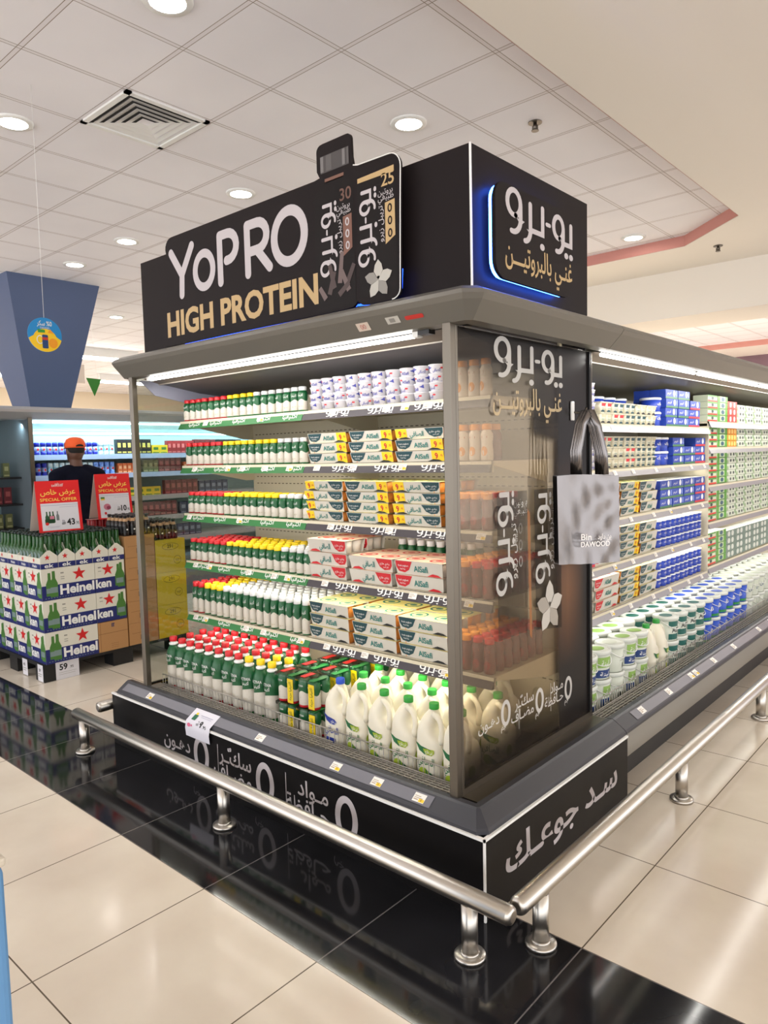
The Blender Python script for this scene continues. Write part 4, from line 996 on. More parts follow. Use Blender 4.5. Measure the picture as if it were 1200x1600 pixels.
for shs, y0, y1 in ((SH1, Y1 + .008, BAY - .006), (SH2, BAY + .006, 6.6)):
    for i, (zs, zb) in enumerate(shs):
        b = SM(); b.box(-.868, -.372, y0, y1, zs - .016, zs - .002, INTER); b.box(-.38, -.365, y0, y1, zb, zs - .002, INTER); S = b.build('shelf', SIDE)
        b = SM(); f = side_lip(zb, 0)
        b.add([f(y0, 0), f(y1, 0), f(y1, .048), f(y0, .048), (-.372, y0, zb), (-.372, y1, zb), (-.372, y1, zb + .04), (-.372, y0, zb + .04)], [(0, 1, 2, 3), (1, 0, 4, 5), (3, 2, 6, 7), (0, 3, 7, 4), (2, 1, 5, 6)], LIPS); b.build('price_strip', S)
        if i >= 1:
            b = SM(); b.box(-.40, -.385, y0 + .02, y1 - .02, zs - .026, zs - .017, STRIPM); b.build('strip_light', S)
            lamp_area('side_strip_lamp', (-.40, (y0 + min(y1, 5.4)) / 2, zs - .03), .02, min(y1, 5.4) - y0 - .05, STRIP_W * (min(y1, 5.4) - y0) * (1, .5, .55, .6, .8)[i], (0, math.radians(15), 0), (1, 1, .96))
b = SM(); b.box(-.866, -.366, BAY - .004, BAY + .004, .64, 1.70, INTER); b.build('bay_divider', SIDE)
# ------------------------------------------------------------------ its products
R90 = PI / 2
SN = ['top', 'second', 'third', 'fourth', 'lowest']
def blue_tub(r, h, nm, fruit=None):
    b = MB(); n = 16; BL = mat('tub_blue', srgb(30, 62, 170), .4)
    b.lathe([(r * .86, 0), (r * .9, .003), (r * .97, h * .84)], n, BL)
    b.lathe([(r * .872, h * .03), (r * .90, h * .22)], n, mat('tub_green_foot', srgb(40, 130, 80), .4) if fruit is None else mat('tub_red_foot', srgb(206, 44, 60), .4), (0, -.0003, 0), caps=(False, False))
    b.text('بوك', wrapmap(r * .97), h * .3, WHITE, .01, (0, h * .45), 'c', width=r * .9)
    B = b.build(nm); tag(B, 'x', 'tub')
    l = MB(); l.lathe([(r * .98, h * .83), (r * 1.03, h * .85), (r * 1.03, h * .95), (r * .97, h)], n, mat('tub_lid_white', srgb(232, 234, 238), .35)); L = l.build('lid')
    return proto(B, L)
def four_pack(tone):
    root = bpy.data.objects.new('four_cup_pack', None); COL.objects.link(root); root.empty_display_size = .05; tag(root, 'x', 'yogurt cups')
    P = {'red': REDP, 'teal': TEAL, 'plain': mat('cup_beige_print', srgb(190, 180, 150), .5)}[tone]; ks = []
    CW = mat('cup_cream', srgb(212, 206, 184), .4)
    for sx in (-1, 1):
        for sy in (0, 1):
            b = MB(); c = (sx * .036, .034 + sy * .070)
            rr = lambda h, z: [(c[0] + x, c[1] + y, z) for x, y in rrect2d(-h, h, -h, h, .010, 3)]
            b.loft([rr(.026, 0), rr(.033, .054)], CW)
            if sy == 0:
                f = lambda a, q: (c[0] + a, c[1] - .0266 - q / .054 * .007 - .0006, q)
                b.flat([poly2d([(-.022, .050), (.026, .050), (.022, .034), (-.020, .034)])], P, f)
                b.flat([poly2d(arc(.0, .004, .022, .012, 0, 180, 8))], TEAL if tone != 'plain' else BLKP, f)
                b.text('AlSafi', f, .010, TEALT, .006, (0, .020), 'c', width=.032)
            ks.append(b.build('cup', root))
    b = MB(); b.box(-.072, .072, -.002, .142, .054, .057, mat('foil_cream', srgb(230, 224, 200), .35)); ks.append(b.build('foil_lid', root))
    KIDS[root.name] = ks; USED[root.name] = False
    return root
def dessert(nm, w, h, d, base, parts):
    b = MB(); b.box(-w / 2, w / 2, 0, d, 0, h, mat('pack_base_' + nm, base, .45))
    f = lambda e: (lambda a, c: (a, -.0006 * e, c))
    for kind, col, x0, x1, z0, z1 in parts:
        m_ = mat('pack_print_%02x%02x%02x' % col, srgb(*col), .45)
        if kind == 'r': b.flat([rect2d(x0 * w, x1 * w, z0 * h, z1 * h)], m_, f(1))
        elif kind == 'd': b.flat([disc2d((x0 + x1) / 2 * w, (z0 + z1) / 2 * h, (x1 - x0) / 2 * w, (z1 - z0) / 2 * h, 14)], m_, f(2))
        elif kind == 't': b.text(x1, f(3), z0 * h, m_, .01, (x0 * w, z1 * h), 'c', width=.34 * w)
    b.flat([rect2d(-w * .49, w * .49, .002, d * .98)], mat('pack_lid_' + nm, srgb(226, 226, 220), .4), lambda a, c: (a, c, h + .0006))
    o = b.build('dessert_pack'); tag(o, 'x', 'dessert pack'); USED[o.name] = False; KIDS[o.name] = []
    return o
PB = dessert('blue', .196, .055, .10, srgb(40, 70, 168), [('r', (70, 120, 80), -.5, .5, 0, .22), ('d', (230, 232, 238), .10, .30, .25, .95), ('t', (235, 235, 240), -.22, 'كريم', .34, .5), ('r', (120, 140, 210), .36, .46, .3, .9)])
PBR = dessert('bluered', .196, .055, .10, srgb(40, 70, 168), [('r', (206, 50, 60), -.5, .5, 0, .22), ('d', (230, 232, 238), .12, .34, .25, .95), ('t', (235, 235, 240), -.22, 'كريم', .34, .5)])
PGR = dessert('greenred', .20, .044, .10, srgb(206, 214, 186), [('r', (84, 150, 60), -.5, .5, .72, 1), ('r', (214, 60, 40), -.5, .5, 0, .26), ('d', (40, 60, 60), -.14, .12, .28, .8)])
PG = dessert('green', .22, .044, .10, srgb(196, 212, 176), [('r', (90, 160, 50), -.5, -.28, 0, 1), ('r', (90, 160, 50), .26, .5, 0, 1), ('d', (50, 90, 110), -.16, .16, .2, .9), ('r', (70, 130, 60), -.5, .5, 0, .14)])
PR = dessert('red', .22, .050, .10, srgb(220, 60, 50), [('d', (236, 220, 210), -.3, -.1, .1, .9), ('d', (236, 220, 210), .12, .32, .1, .9)])
PO = dessert('orange', .22, .044, .10, srgb(236, 150, 40), [('d', (246, 206, 120), -.4, -.2, .1, .9), ('d', (246, 206, 120), -.1, .1, .1, .9), ('d', (246, 206, 120), .2, .4, .1, .9)])
PW = dessert('pale', .22, .044, .10, srgb(206, 212, 196), [('r', (150, 176, 130), -.5, -.34, 0, .6), ('d', (70, 80, 76), -.2, -.02, .25, .75), ('d', (70, 80, 76), .12, .30, .25, .75), ('r', (120, 160, 110), .38, .5, .4, 1)])
PGT = dessert('slate', .22, .050, .10, srgb(120, 140, 130), [('d', (210, 214, 206), -.34, -.06, .1, .9), ('d', (210, 214, 206), .06, .34, .1, .9)])
FPS = {k: four_pack(k) for k in ('red', 'teal', 'plain')}
TB, TBR = blue_tub(.062, .085, 'cheese_tub'), None
CB = blue_tub(.040, .055, 'cheese_cup'); CBR = blue_tub(.040, .055, 'cheese_cup', 'red')
SR = pack(.295, .058, 'red', False, False); ST9 = pack(.255, .044, 'teal', False, True); ST = pack(.255, .058, 'teal', False, False)
PARK += [PB, PBR, PGR, PG, PR, PO, PW, PGT, TB, CB, CBR, SR, ST9, ST] + list(FPS.values())
def run(p, ys, z, n, dz, x, desc, shelf, rows=1, dx=.105, first=1, jit=.003):
    ys = ys if isinstance(ys, list) else [ys]
    for k, y in enumerate(ys):
        for l in range(n):
            for r in range(rows):
                q = p[(k + l) % len(p)] if isinstance(p, list) else p
                along = f', {nth(k + first)} along' if len(ys) > 1 or first > 1 else ''
                place(q, (x - r * dx + random.uniform(-jit, jit), y + random.uniform(-jit, jit), z + l * dz), R90 + random.uniform(-.02, .02),
                      f'{desc}{along}, {nth(l + 1)} up{", behind" if r else ""}, {shelf} shelf of long cooler', f'{desc} on the {shelf} shelf of the long cooler')
def span(a, b, n): return [a + (b - a) * (k + .5) / n for k in range(n)]
XF = -.386
cu = [CU[0], CU[1]]
for i, n in ((0, 6), (1, 5)):
    z = SH1[i][0]
    run(cu, [1.42, 1.545, 1.63], z, n, .0345, XF - .042, 'small white cup in a tower', SN[i])
for i, n in ((0, 2), (1, 3)):
    z = SH1[i][0]; seq = ['plain', 'red', 'teal', 'teal', 'plain'] if i == 0 else ['plain', 'plain', 'red', 'teal', 'teal']
    for k, y in enumerate(span(1.69, 2.46, 5)):
        for l in range(n):
            t_ = seq[(k + l) % 5] if i == 0 else (['red', 'teal', 'teal', 'teal', 'plain'] if l == 2 else seq)[k]
            place(FPS[t_], (XF, y, z + l * .058), R90, f'cream four-cup yogurt pack, {nth(k + 1)} along, {nth(l + 1)} up, {SN[i]} shelf of long cooler', f'four-cup packs on the {SN[i]} shelf of the long cooler')
run(TB, span(1.72, 2.50, 5), SH1[0][0], 2, .087, XF - .24, 'round cheese tub behind four-cup packs', 'top')
run(TB, [2.535], SH1[0][0], 2, .087, XF - .07, 'round cheese tub beside the blue dessert packs', 'top')
run(TB, [2.53, 2.655], SH1[1][0], 2, .087, XF - .07, 'round blue cheese tub', 'second')
run(PB, [2.70, 2.905], SH1[0][0], 4, .057, XF, 'blue dessert pack with white blob', 'top', 2); run([PBR, PBR], [3.11], SH1[0][0], 3, .057, XF, 'blue dessert pack with red foot', 'top', 1, first=3); run(PB, [3.225], SH1[0][0], 1, .057, XF - .11, 'blue dessert pack set back', 'top')
run(PB, [2.82], SH1[1][0], 3, .057, XF, 'blue dessert pack with white blob', 'second', 2); run(PB, [3.025], SH1[1][0], 2, .057, XF, 'blue dessert pack, inner column', 'second', 2); run(PBR, [3.228], SH1[1][0], 3, .057, XF, 'blue dessert pack with red foot', 'second', 1)
run(PB, [2.61, 2.815, 3.02], SH1[2][0], 3, .057, XF, 'blue dessert pack with white blob', 'third', 2); run(PBR, [3.228], SH1[2][0], 3, .057, XF, 'blue dessert pack with red foot', 'third', 2)
for i, n9, nr in ((2, 4, 3), (3, 4, 3), (4, 4, 3)):
    z = SH1[i][0]
    run(SR, [1.78 if i > 2 else 1.79], z, nr, .060, XF, 'red and white yogurt pack', SN[i], 2, .137)
    run(ST9, [2.075], z, n9, .046, XF, 'teal yogurt pack with yellow tag', SN[i], 2, .137)
    run(ST, [2.348], z, nr, .060, XF, 'large teal and white yogurt pack', SN[i], 2, .137)
for i in (3, 4):
    z = SH1[i][0]
    run([CB, CB], span(2.50, 3.06, 7), z, 3, .0565, XF - .042, 'small blue cheese cup', SN[i], 2, .083)
    run([CBR, CBR], span(3.07, 3.31, 3), z, 3, .0565, XF - .042, 'blue cheese cup with red foot', SN[i], 2, .083)
# a blue carton at the panel edge of the fourth shelf, a yellow topped bottle on the lowest
b = MB(); b.box(-.045, .045, 0, .07, 0, .115, mat('carton_blue', srgb(60, 100, 190), .4)); b.flat([rect2d(-.03, .03, .02, .075)], mat('carton_dark', srgb(50, 56, 70), .4), lambda a, c: (a, -.0008, c)); b.flat([rect2d(-.044, .044, .001, .016)], REDP, lambda a, c: (a, -.0008, c)); b.flat([rect2d(-.044, .044, .09, .113)], mat('carton_navy', srgb(34, 44, 130), .4), lambda a, c: (a, -.0008, c))
for k, y in enumerate((1.485, 1.58)):
    o = b.build('milk_carton') if k == 0 else o.copy()
    if k: COL.objects.link(o)
    o.location = (XF, y, SH1[3][0]); o.rotation_euler = (0, 0, R90); tag(o, f'blue milk carton {"against the dark panel" if k == 0 else "against the red yogurt packs"}, fourth shelf of long cooler', 'carton')
t = thing('drink_bottle', 'yellow-footed drink bottle at the panel edge of the lowest shelf', 'bottle', (XF - .03, 1.50, SH1[4][0]))
b = MB(); b.lathe([(.024, 0), (.025, .045)], 12, mat('drink_yellow', srgb(236, 216, 30), .4)); b.lathe([(.025, .045), (.022, .09), (.022, .12)], 12, mat('drink_pale', srgb(206, 200, 190), .4)); b.build('body', t)
b = MB(); b.lathe([(.016, .12), (.016, .138)], 10, mat('drink_cap', srgb(214, 186, 60), .4)); b.build('cap', t)
# second bay
cols = span(3.36, 5.4, 9)
for i, n in enumerate((4, 5, 6, 6, 7)):
    z = SH2[i][0] if i else SH2[0][0]
    n = min(n, (4, 5, 5, 5, 5)[i])
    for k, y in enumerate(cols):
        if i == 4 and k > 1: q, nm = PGT, 'slate green dessert pack'
        elif k == 0: q, nm = PGR, 'green and red dessert pack'
        elif k == 1: q, nm = PG, 'green dessert pack'
        elif k == 2 and i == 0: q, nm = PR, 'red dessert pack'
        elif k == 2 and i == 1: q, nm = PO, 'orange dessert pack'
        else: q, nm = PW, 'pale green and white dessert pack'
        m_ = n if k < 5 else n
        if i == 0: m_ = 4 if k < 2 else 3
        if i == 1: m_ = 3
        for l in range(m_ if i != 4 or k < 2 else 4):
            place(q, (XF, y, z + l * (.046 if q not in (PR, PGT) else .052)), R90, f'{nm}, {nth(k + 1)} along, {nth(l + 1)} up, {SN[i]} shelf of far cooler bay', f'{nm}s on the {SN[i]} far shelf')
# buckets on the tray
def bucket(nm, r, h, kind):
    b = MB(); n = 22; Wb = mat('bucket_white', srgb(200, 205, 192), .4); BLU = mat('bucket_blue', srgb(28, 76, 188), .4)
    b.lathe([(r * .84, 0), (r * .86, .004), (r * .955, h * .88)], n, BLU if kind == 'blue' else Wb)
    wm = lambda a, c: ((r * (.862 + .095 * c / (h * .88)) + .0009) * math.sin(a / r), -(r * (.862 + .095 * c / (h * .88)) + .0009) * math.cos(a / r), c)
    wm2 = lambda a, c: tuple(q * (1.012 if i < 2 else 1) for i, q in enumerate(wm(a, c)))
    G1 = mat('bucket_green_print', srgb(140, 176, 90), .45); DKB = mat('bucket_navy_print', srgb(30, 60, 116), .45); TL = mat('bucket_teal_print', srgb(20, 92, 84), .45)
    def band(x0, x1, z0, z1, m_, w=wm):
        k = 6; xs = [x0 + (x1 - x0) * q / k for q in range(k + 1)]
        for p, q in zip(xs, xs[1:]): b.flat([rect2d(p, q, z0, z1)], m_, w)
    if kind == 'green':
        band(-r * .62, r * .62, h * .42, h * .78, G1); band(-r * .8, r * .8, h * .06, h * .34, DKB)
        b.text('لبنة', wm2, h * .24, WHITE, .01, (0, h * .5), 'c', width=r * .7); b.text('لبنة', wm2, h * .2, WHITE, .01, (0, h * .13), 'c', width=r * .9)
    elif kind == 'plain': band(-r * .5, r * .4, h * .4, h * .44, mat('bucket_grey_print', srgb(170, 174, 164), .5)); band(-r * .5, r * .2, h * .5, h * .53, MATS['bucket_grey_print']); band(-.012, .012, h * .12, h * .3, mat('bucket_ink', srgb(50, 60, 50), .5))
    elif kind == 'safi':
        band(-r * .95, r * .1, h * .60, h * .82, TL); band(-r * .95, r * .95, h * .06, h * .30, TL); b.text('AlSafi', wm2, h * .30, BLKP, .012, (0, h * .36), 'c', width=r * 1.3)
    elif kind == 'blue':
        band(-r * 1.2, r * 1.2, h * .04, h * .16, mat('bucket_green_foot', srgb(30, 130, 60), .45)); b.text('Puck', wm2, h * .32, WHITE, .02, (r * .3, h * .42), 'c', width=r * 1.0)
    elif kind == 'shiny':
        band(-r * .6, r * .6, h * .3, h * .8, mat('bucket_pale_print', srgb(200, 206, 190), .45)); b.text('لبن', wm2, h * .3, DKB, .01, (0, h * .4), 'c', width=r * .7)
    B = b.build(nm); tag(B, 'x', 'bucket')
    l = MB(); l.lathe([(r * .97, h * .85), (r * 1.02, h * .86), (r * 1.03, h * .96), (r * .99, h), (r * .88, h * 1.0), (r * .86, h * .985)], n, mat('bucket_lid_white', srgb(212, 215, 208), .35))
    tc = {'green': G1, 'plain': Wb, 'safi': TL, 'blue': BLU, 'shiny': mat('lid_pale_print', srgb(196, 204, 186), .45)}[kind]
    l.flat([disc2d(0, 0, r * .62, r * .5, 18)], tc, lambda x, y: (x, y, h * .985 + .0012)); L = l.build('lid')
    w = MB(); w.tube([(r * 1.0 * math.cos(a), r * 1.0 * math.sin(a) - .002, h * .84 - .05 * math.sin(-a) * 1) for a in [PI + PI * q / 10 for q in range(11)]], .0022, WHITE, 5); H_ = w.build('handle')
    return proto(B, L, H_)
BK = {k: bucket({'green': 'labneh_bucket', 'plain': 'plain_bucket', 'safi': 'yogurt_bucket', 'blue': 'cheese_bucket', 'shiny': 'pale_bucket'}[k], .072, .142, k) for k in ('green', 'plain', 'safi', 'blue', 'shiny')}
PARK += list(BK.values())
DN = {'green': 'white labneh bucket with green label', 'plain': 'plain white bucket', 'safi': 'white and teal yogurt bucket', 'blue': 'blue cheese bucket with white lid', 'shiny': 'pale yogurt bucket'}
cnt = {}
for r in range(4):
    y = 1.24 + (r % 2) * .03; k = 0
    while y < 5.3:
        kind = 'green' if y < 1.90 and not (r == 0 and k == 2) else 'plain' if y < 2.15 or (r == 0 and k == 2) else 'safi' if y < 2.78 else 'blue' if y < 3.80 else 'shiny'
        if r == 0 and 1.86 < y < 2.16:
            y += .15; continue
        tall = r == 0 and 3.95 < y
        for l in range(2):
            q = BK[kind]
            cnt[(kind, r, l)] = cnt.get((kind, r, l), 0) + 1
            place(q, (-.272 - r * .150 + random.uniform(-.001, .001), y, .295 + l * .143), R90 + random.uniform(-.5, .5) * (0 if kind in ('safi', 'blue') else 1),
                  f'{DN[kind]}, {nth(cnt[(kind, r, l)])} of the {("front", "second", "third", "rear")[r]} row, {"upper" if l else "lower"} layer, side tray', f'{DN[kind]}s on the side tray')
        y += .1535; k += 1
for k, y in enumerate((1.993, 2.138)):
    place(JB if False else JG, (-.262, y, .295), R90 + .1, f'cream jug standing between the buckets, {"nearer the dark panel" if k == 0 else "nearer the teal buckets"}', 'jugs on the side tray')
# price tags on the side strips and bumper
Mr = Matrix.Rotation(R90, 3, 'Z')
for i in range(5):
    for k, y in enumerate((1.50, 1.78, 2.02, 2.35, 2.62, 2.95, 3.2)):
        p = side_lip(SH1[i][1], .002)(y + .03 * (i % 2), .012); price_tag(p, Mr @ Ml, f'small paper price tag, {nth(k + 1)} along the {SN[i]} shelf strip of the long cooler', k % 3 == 1 and i > 1, 'price tags on the side shelf strips')
for k, y in enumerate((1.38, 1.72, 2.05, 2.12, 2.42, 2.80, 3.35, 3.65, 4.2)):
    p = sl(y, .012); price_tag((p[0] + .001, p[1], p[2] + .001), Mr @ Mb, f'white price tag on the side bumper, {nth(k + 1)} from the kiosk corner', k in (2, 3), 'price tags on the side bumper', .052, .036)
# ================================================================== bumper rails
def rail(nm, p0, p1, posts, label):
    t = thing('bumper_rail', label, 'rail', (p0[0], p0[1], 0)); o = Vector((p0[0], p0[1], 0))
    d = (Vector(p1) - Vector(p0)).normalized(); A, B_ = Vector(p0) - o, Vector(p1) - o
    b = MB(); R_ = .030
    ends = [A, A + d * .004, A + d * .012, A + d * .022]; 
    b.tube([A, A + d * .005, A + d * .015, B_ - d * .015, B_ - d * .005, B_], [R_ * .55, R_ * .85, R_, R_, R_ * .85, R_ * .55], RAIL, 20); b.build('tube', t)
    for (x, y) in posts:
        b = MB(); b.lathe([(.026, .008), (.026, p0[2] - .02)], 18, RAIL, (x - o.x, y - o.y, 0)); b.lathe([(.030, .012), (.030, .020), (.027, .022)], 18, RAIL, (x - o.x, y - o.y, 0)); P_ = b.build('post', t)
        b = MB(); b.lathe([(.050, 0), (.050, .010), (.047, .014), (.026, .014)], 24, RAIL, (x - o.x, y - o.y, 0)); b.build('base_flange', P_)
rail('f', (-2.545, -.168, .195), (.213, -.168, .195), [(-2.45, -.168), (-1.205, -.168), (.055, -.168)], 'steel bumper rail on three posts before the white zeros')
rail('s', (.195, -.125, .195), (.195, 6.6, .195), [(.195, .02), (.195, 1.255), (.195, 2.515), (.195, 3.775), (.195, 5.035)], 'long steel bumper rail along the side cooler')
rail('l', (-2.52, -.055, .195), (-2.52, 2.0, .195), [(-2.52, .25), (-2.52, 1.5)], 'short steel rail end beyond the far plinth corner')
# ================================================================== hook and hanging bags
t = thing('wall_hook', 'white rounded hook stuck on the dark end panel', 'hook', (-.1765, .967, 1.70))
b = MB(); b.box(-.002, .006, -.014, .014, -.02, .062, WHITE); b.build('plate', t, .006, 3)
b = MB(); b.tube([(.004, .01, .015), (.03, .02, .012), (.046, .03, .014), (.05, .032, .034)], .005, STEEL, 8); b.build('peg', t)
SILV = mat('silver_metallised_film', (.22, .205, .205), .27, .95)
g = NT(SILV); v = g.xyz()[3]; mp_ = g.new('ShaderNodeMapping'); g.t.links.new(v, mp_.inputs[0]); mp_.inputs['Scale'].default_value = (1, 1, .4); nz = g.noise(mp_.outputs[0], 24., 2.); g.bump(nz, .22, .01)
def bag(dx, rz, label, text):
    t = thing('shopping_bag', label, 'bag', (-.107 + dx * .8, .926 - dx * .6, 1.705), rz)
    w, h = .272, .365; top = -.255; nx, nz_ = 18, 24
    def wr(u, q, s): return .006 * math.sin(9 * u + 5 * q + s) + .005 * math.sin(21 * u * q + 3 * s) + .004 * math.sin(26 * u - 9 * q)
    for nm, sy in (('front_panel', -1), ('back_panel', 1)):
        b = MB(); V_ = []; F_ = []
        for j in range(nz_ + 1):
            for i in range(nx + 1):
                u = i / nx; q = j / nz_; e = min(u, 1 - u) * 2; bul = (1 - (1 - e) ** 3) * (.004 + .010 * q) * (1 if text and sy < 0 else .25)
                V_.append((-w / 2 + w * u - .012 + .006 * q, sy * (.003 + bul) + wr(u, q, dx * 300) * min(1, e * 3) * (.8 if text and sy < 0 else .2), top - h * q + .004 * math.sin(5 * u) * (1 - q)))
        for j in range(nz_):
            for i in range(nx):
                a = j * (nx + 1) + i; F_.append((a, a + nx + 1, a + nx + 2, a + 1) if sy < 0 else (a, a + 1, a + nx + 2, a + nx + 1))
        b.add(V_, F_, SILV, True)
        if sy < 0 and text:
            f = lambda x, z: (x, -.033, z)
            b.text('بن داود', f, .030, mat('bag_print_white', srgb(244, 240, 238), .6), .012, (.045, top - .262), 'c', width=.06); b.text('Bin', f, .036, MATS['bag_print_white'], .014, (-.035, top - .264), 'c', width=.05)
            b.text('DAWOOD', f, .030, MATS['bag_print_white'], .018, (.005, top - .292), 'c', width=.13)
        b.build(nm, t)
    for sy in (-1, 1):
        for_ = [(-.050, top + .0), (-.052, top + .10), (-.030, top + .21), (-.004, top + .262), (.006, top + .262), (.034, top + .20), (.062, top + .09), (.066, top + .0)]
        b = MB(); rings = []
        for i, (x, z) in enumerate(for_):
            a, c = for_[max(i - 1, 0)], for_[min(i + 1, len(for_) - 1)]; tx, tz = c[0] - a[0], c[1] - a[1]; l = math.hypot(tx, tz); px, pz = -tz / l * .0115, tx / l * .0115
            y = sy * (.005 + .003 * math.sin(i * 1.3)); yy = y + .003 * math.cos(i * 2.1)
            rings.append([(x - px, y, z - pz), (x + px, yy, z + pz), (x + px, yy + .002, z + pz), (x - px, y + .002, z - pz)])
        b.loft(rings, SILV, True); b.build('strap', t)
bag(.067, math.radians(52), 'front silver shopping bag with pale lettering hanging on the hook', True)
bag(.041, math.radians(55), 'second silver shopping bag just behind the lettered one', False)
bag(.016, math.radians(58), 'rearmost silver shopping bag against the dark panel', False)
# ================================================================== the pallet of drinks
PALB = mat('pallet_black_plastic', srgb(22, 22, 24), .5)
t = thing('pallet', 'black plastic pallet under the beer cases', 'pallet', (-4.4, .83, 0))
b = MB(); b.box(-.53, .53, -.60, .60, .105, .13, PALB); b.build('deck', t)
for x in (-.46, 0, .46):
    for y in (-.52, 0, .52):
        b = MB(); b.box(x - .07, x + .07, y - .08, y + .08, .0, .106, PALB); b.build('block', t)
CARW = mat('case_white_print', srgb(222, 218, 204), .5); CARB = mat('case_blue_print', srgb(24, 34, 104), .5); STAR = mat('case_red_star', srgb(206, 26, 28), .5)
BOTG = mat('printed_bottle_green', srgb(70, 120, 50), .5); BOTG2 = mat('printed_bottle_shade', srgb(40, 84, 50), .5); INKG = mat('case_grey_ink', srgb(150, 148, 138), .6); SILP = mat('printed_label_silver', srgb(120, 140, 140), .5)
def pic_bottle(x, z, h):
    w = h * .15
    return [poly2d([(x - w, z), (x + w, z), (x + w, z + h * .52), (x + w * .42, z + h * .72), (x + w * .38, z + h), (x - w * .38, z + h), (x - w * .42, z + h * .72), (x - w, z + h * .52)])]
def beer_case():
    """long face towards +x (0.39 along y), short face towards -y; origin at the bottom centre"""
    L_, S_, H_ = .388, .233, .225
    b = MB(); b.box(-S_ / 2, S_ / 2, -L_ / 2, L_ / 2, 0, H_, CARW)
    for sgn in (1, -1):
        f = (lambda s: lambda e: (lambda a, c: (s * (S_ / 2 + .0006 * e), s * a, c)))(sgn); l = L_ / 2
        b.flat([rect2d(-l, l, 0, .105)], CARB, f(1))
        b.flat(pic_bottle(-l * .72, .03, .165) + pic_bottle(-l * .56, .02, .185), BOTG, f(2)); b.flat([rect2d(-l * .84, -l * .60, .05, .085), rect2d(-l * .69, -l * .43, .05, .09)], SILP, f(3))
        b.flat([star2d(l * .40, .165, .052)], STAR, f(2)); b.flat([rect2d(-l * .30, -l * .18, .18, .19), rect2d(-l * .30, -l * .16, .155, .16), rect2d(-l * .30, -l * .16, .14, .145)], INKG, f(2))
        b.text('Heinel', f(2), .092, WHITE, .036, (-l * .36, .032), 'l', width=l * 1.34)
        b.flat([rect2d(-l + .02 + k * .02, -l + .030 + k * .02, .012, .016) for k in range(17)], SILP, f(2))
        f = (lambda s: lambda e: (lambda a, c: (-s * a * -1, s * -(L_ / 2 + .0006 * e), c)))(sgn); l = S_ / 2
        b.flat([rect2d(-l, l, 0, .105)], CARB, f(1)); b.text('ken', f(2), .088, WHITE, .036, (-l, .034), 'l', width=.125)
        b.flat([star2d(-l * .15, .165, .05)], STAR, f(2)); b.flat(pic_bottle(l * .55, .03, .165) + pic_bottle(l * .74, .02, .185), BOTG, f(2)); b.flat([rect2d(l * .40, l * .90, .05, .088)], SILP, f(3)); b.flat([rect2d(-l * .8, -l * .6, .18, .19), rect2d(-l * .8, -l * .58, .155, .16)], INKG, f(2))
    b.flat([rect2d(-S_ / 2, S_ / 2, -.025, .025)], mat('case_tape', srgb(200, 190, 160), .3), lambda x, y: (x, y, H_ + .0006))
    o = b.build('beer_case'); tag(o, 'x', 'beer case'); USED[o.name] = False; KIDS[o.name] = []
    return o
BC = beer_case(); PARK.append(BC)
LV = ['bottom', 'middle', 'top']
for l in range(3):
    for k in range(4):
        place(BC, (-3.968 - k * .2355, .435, .131 + l * .227), 0, f'white and blue beer case with red star, {nth(k + 1)} from the pallet corner, {LV[l]} layer', 'beer cases on the pallet')
    if l > 0:
        place(BC, (-4.046, .749, .131 + l * .227), PI / 2, f'white and blue beer case turned short side out, {LV[l]} layer of the pallet front', 'beer cases on the pallet')
        place(BC, (-4.437, .749, .131 + l * .227), PI / 2, f'white and blue beer case turned short side out, {LV[l]} layer, behind the front one', 'beer cases on the pallet')
KRAFT = mat('brown_cardboard', srgb(178, 132, 84), .75); KR2 = mat('brown_cardboard_edge', srgb(130, 92, 54), .8)
def carton(w, d, h, m_, mk):
    b = MB(); b.box(-d / 2, d / 2, -w / 2, w / 2, 0, h, m_)
    f = lambda e: (lambda a, c: (d / 2 + .0006 * e, a, c)); f2 = lambda e: (lambda a, c: (a, -w / 2 - .0006 * e, c))
    mk(b, f, f2, w, d, h)
    o = b.build('cardboard_carton'); tag(o, 'x', 'carton'); USED[o.name] = False; KIDS[o.name] = []
    return o
def mk1(b, f, f2, w, d, h):
    b.flat([rect2d(-w / 2, w / 2, h * .60, h * .615), rect2d(-w / 2 + .015, -w / 2 + .018, 0, h)], KR2, f(1)); b.flat([rect2d(-.012, -.004, h * .8, h * .93), rect2d(0, .008, h * .8, h * .93), rect2d(-.012, .012, h * .9, h * .93)], mat('carton_navy_ink', srgb(60, 56, 90), .6), f(1)); b.flat([rect2d(-.02, .04, .02, .022), rect2d(-.02, .04, .035, .037), rect2d(-.02, .04, .05, .052)], KR2, f(1))
def mk2(b, f, f2, w, d, h):
    for q in (f, f2): b.flat([rect2d(-w * .4, w * .4, h * .52, h * .535)], KR2, q(1))
    b.flat([rect2d(-.03, .01, h * .2, h * .42)], mat('carton_stamp', srgb(110, 80, 56), .7), f(1))
YELC = mat('yellow_cardboard', srgb(206, 180, 30), .6)
def mk3(b, f, f2, w, d, h):
    K_ = mat('carton_dark_ink', srgb(90, 76, 24), .6)
    b.flat([ring2d(0, h * .78, .075, .028, .003, 24)], K_, f(1)); b.text('291', f(1), .042, K_, .012, (0, h * .735), 'c', width=.06)
    b.flat([ring2d(.06, h * .35, .034, .034, .003, 24)], K_, f(1)); b.flat([rect2d(.04, .08, h * .35, h * .365), rect2d(.045, .075, h * .31, h * .32)], K_, f(1))
    b.flat([rect2d(-d / 2, d / 2, 0, h)], KRAFT, f2(1))
K1, K2, K3 = carton(.236, .39, .222, KRAFT, mk1), carton(.25, .38, .168, KRAFT, mk2), carton(.27, .38, .262, YELC, mk3); PARK += [K1, K2, K3]
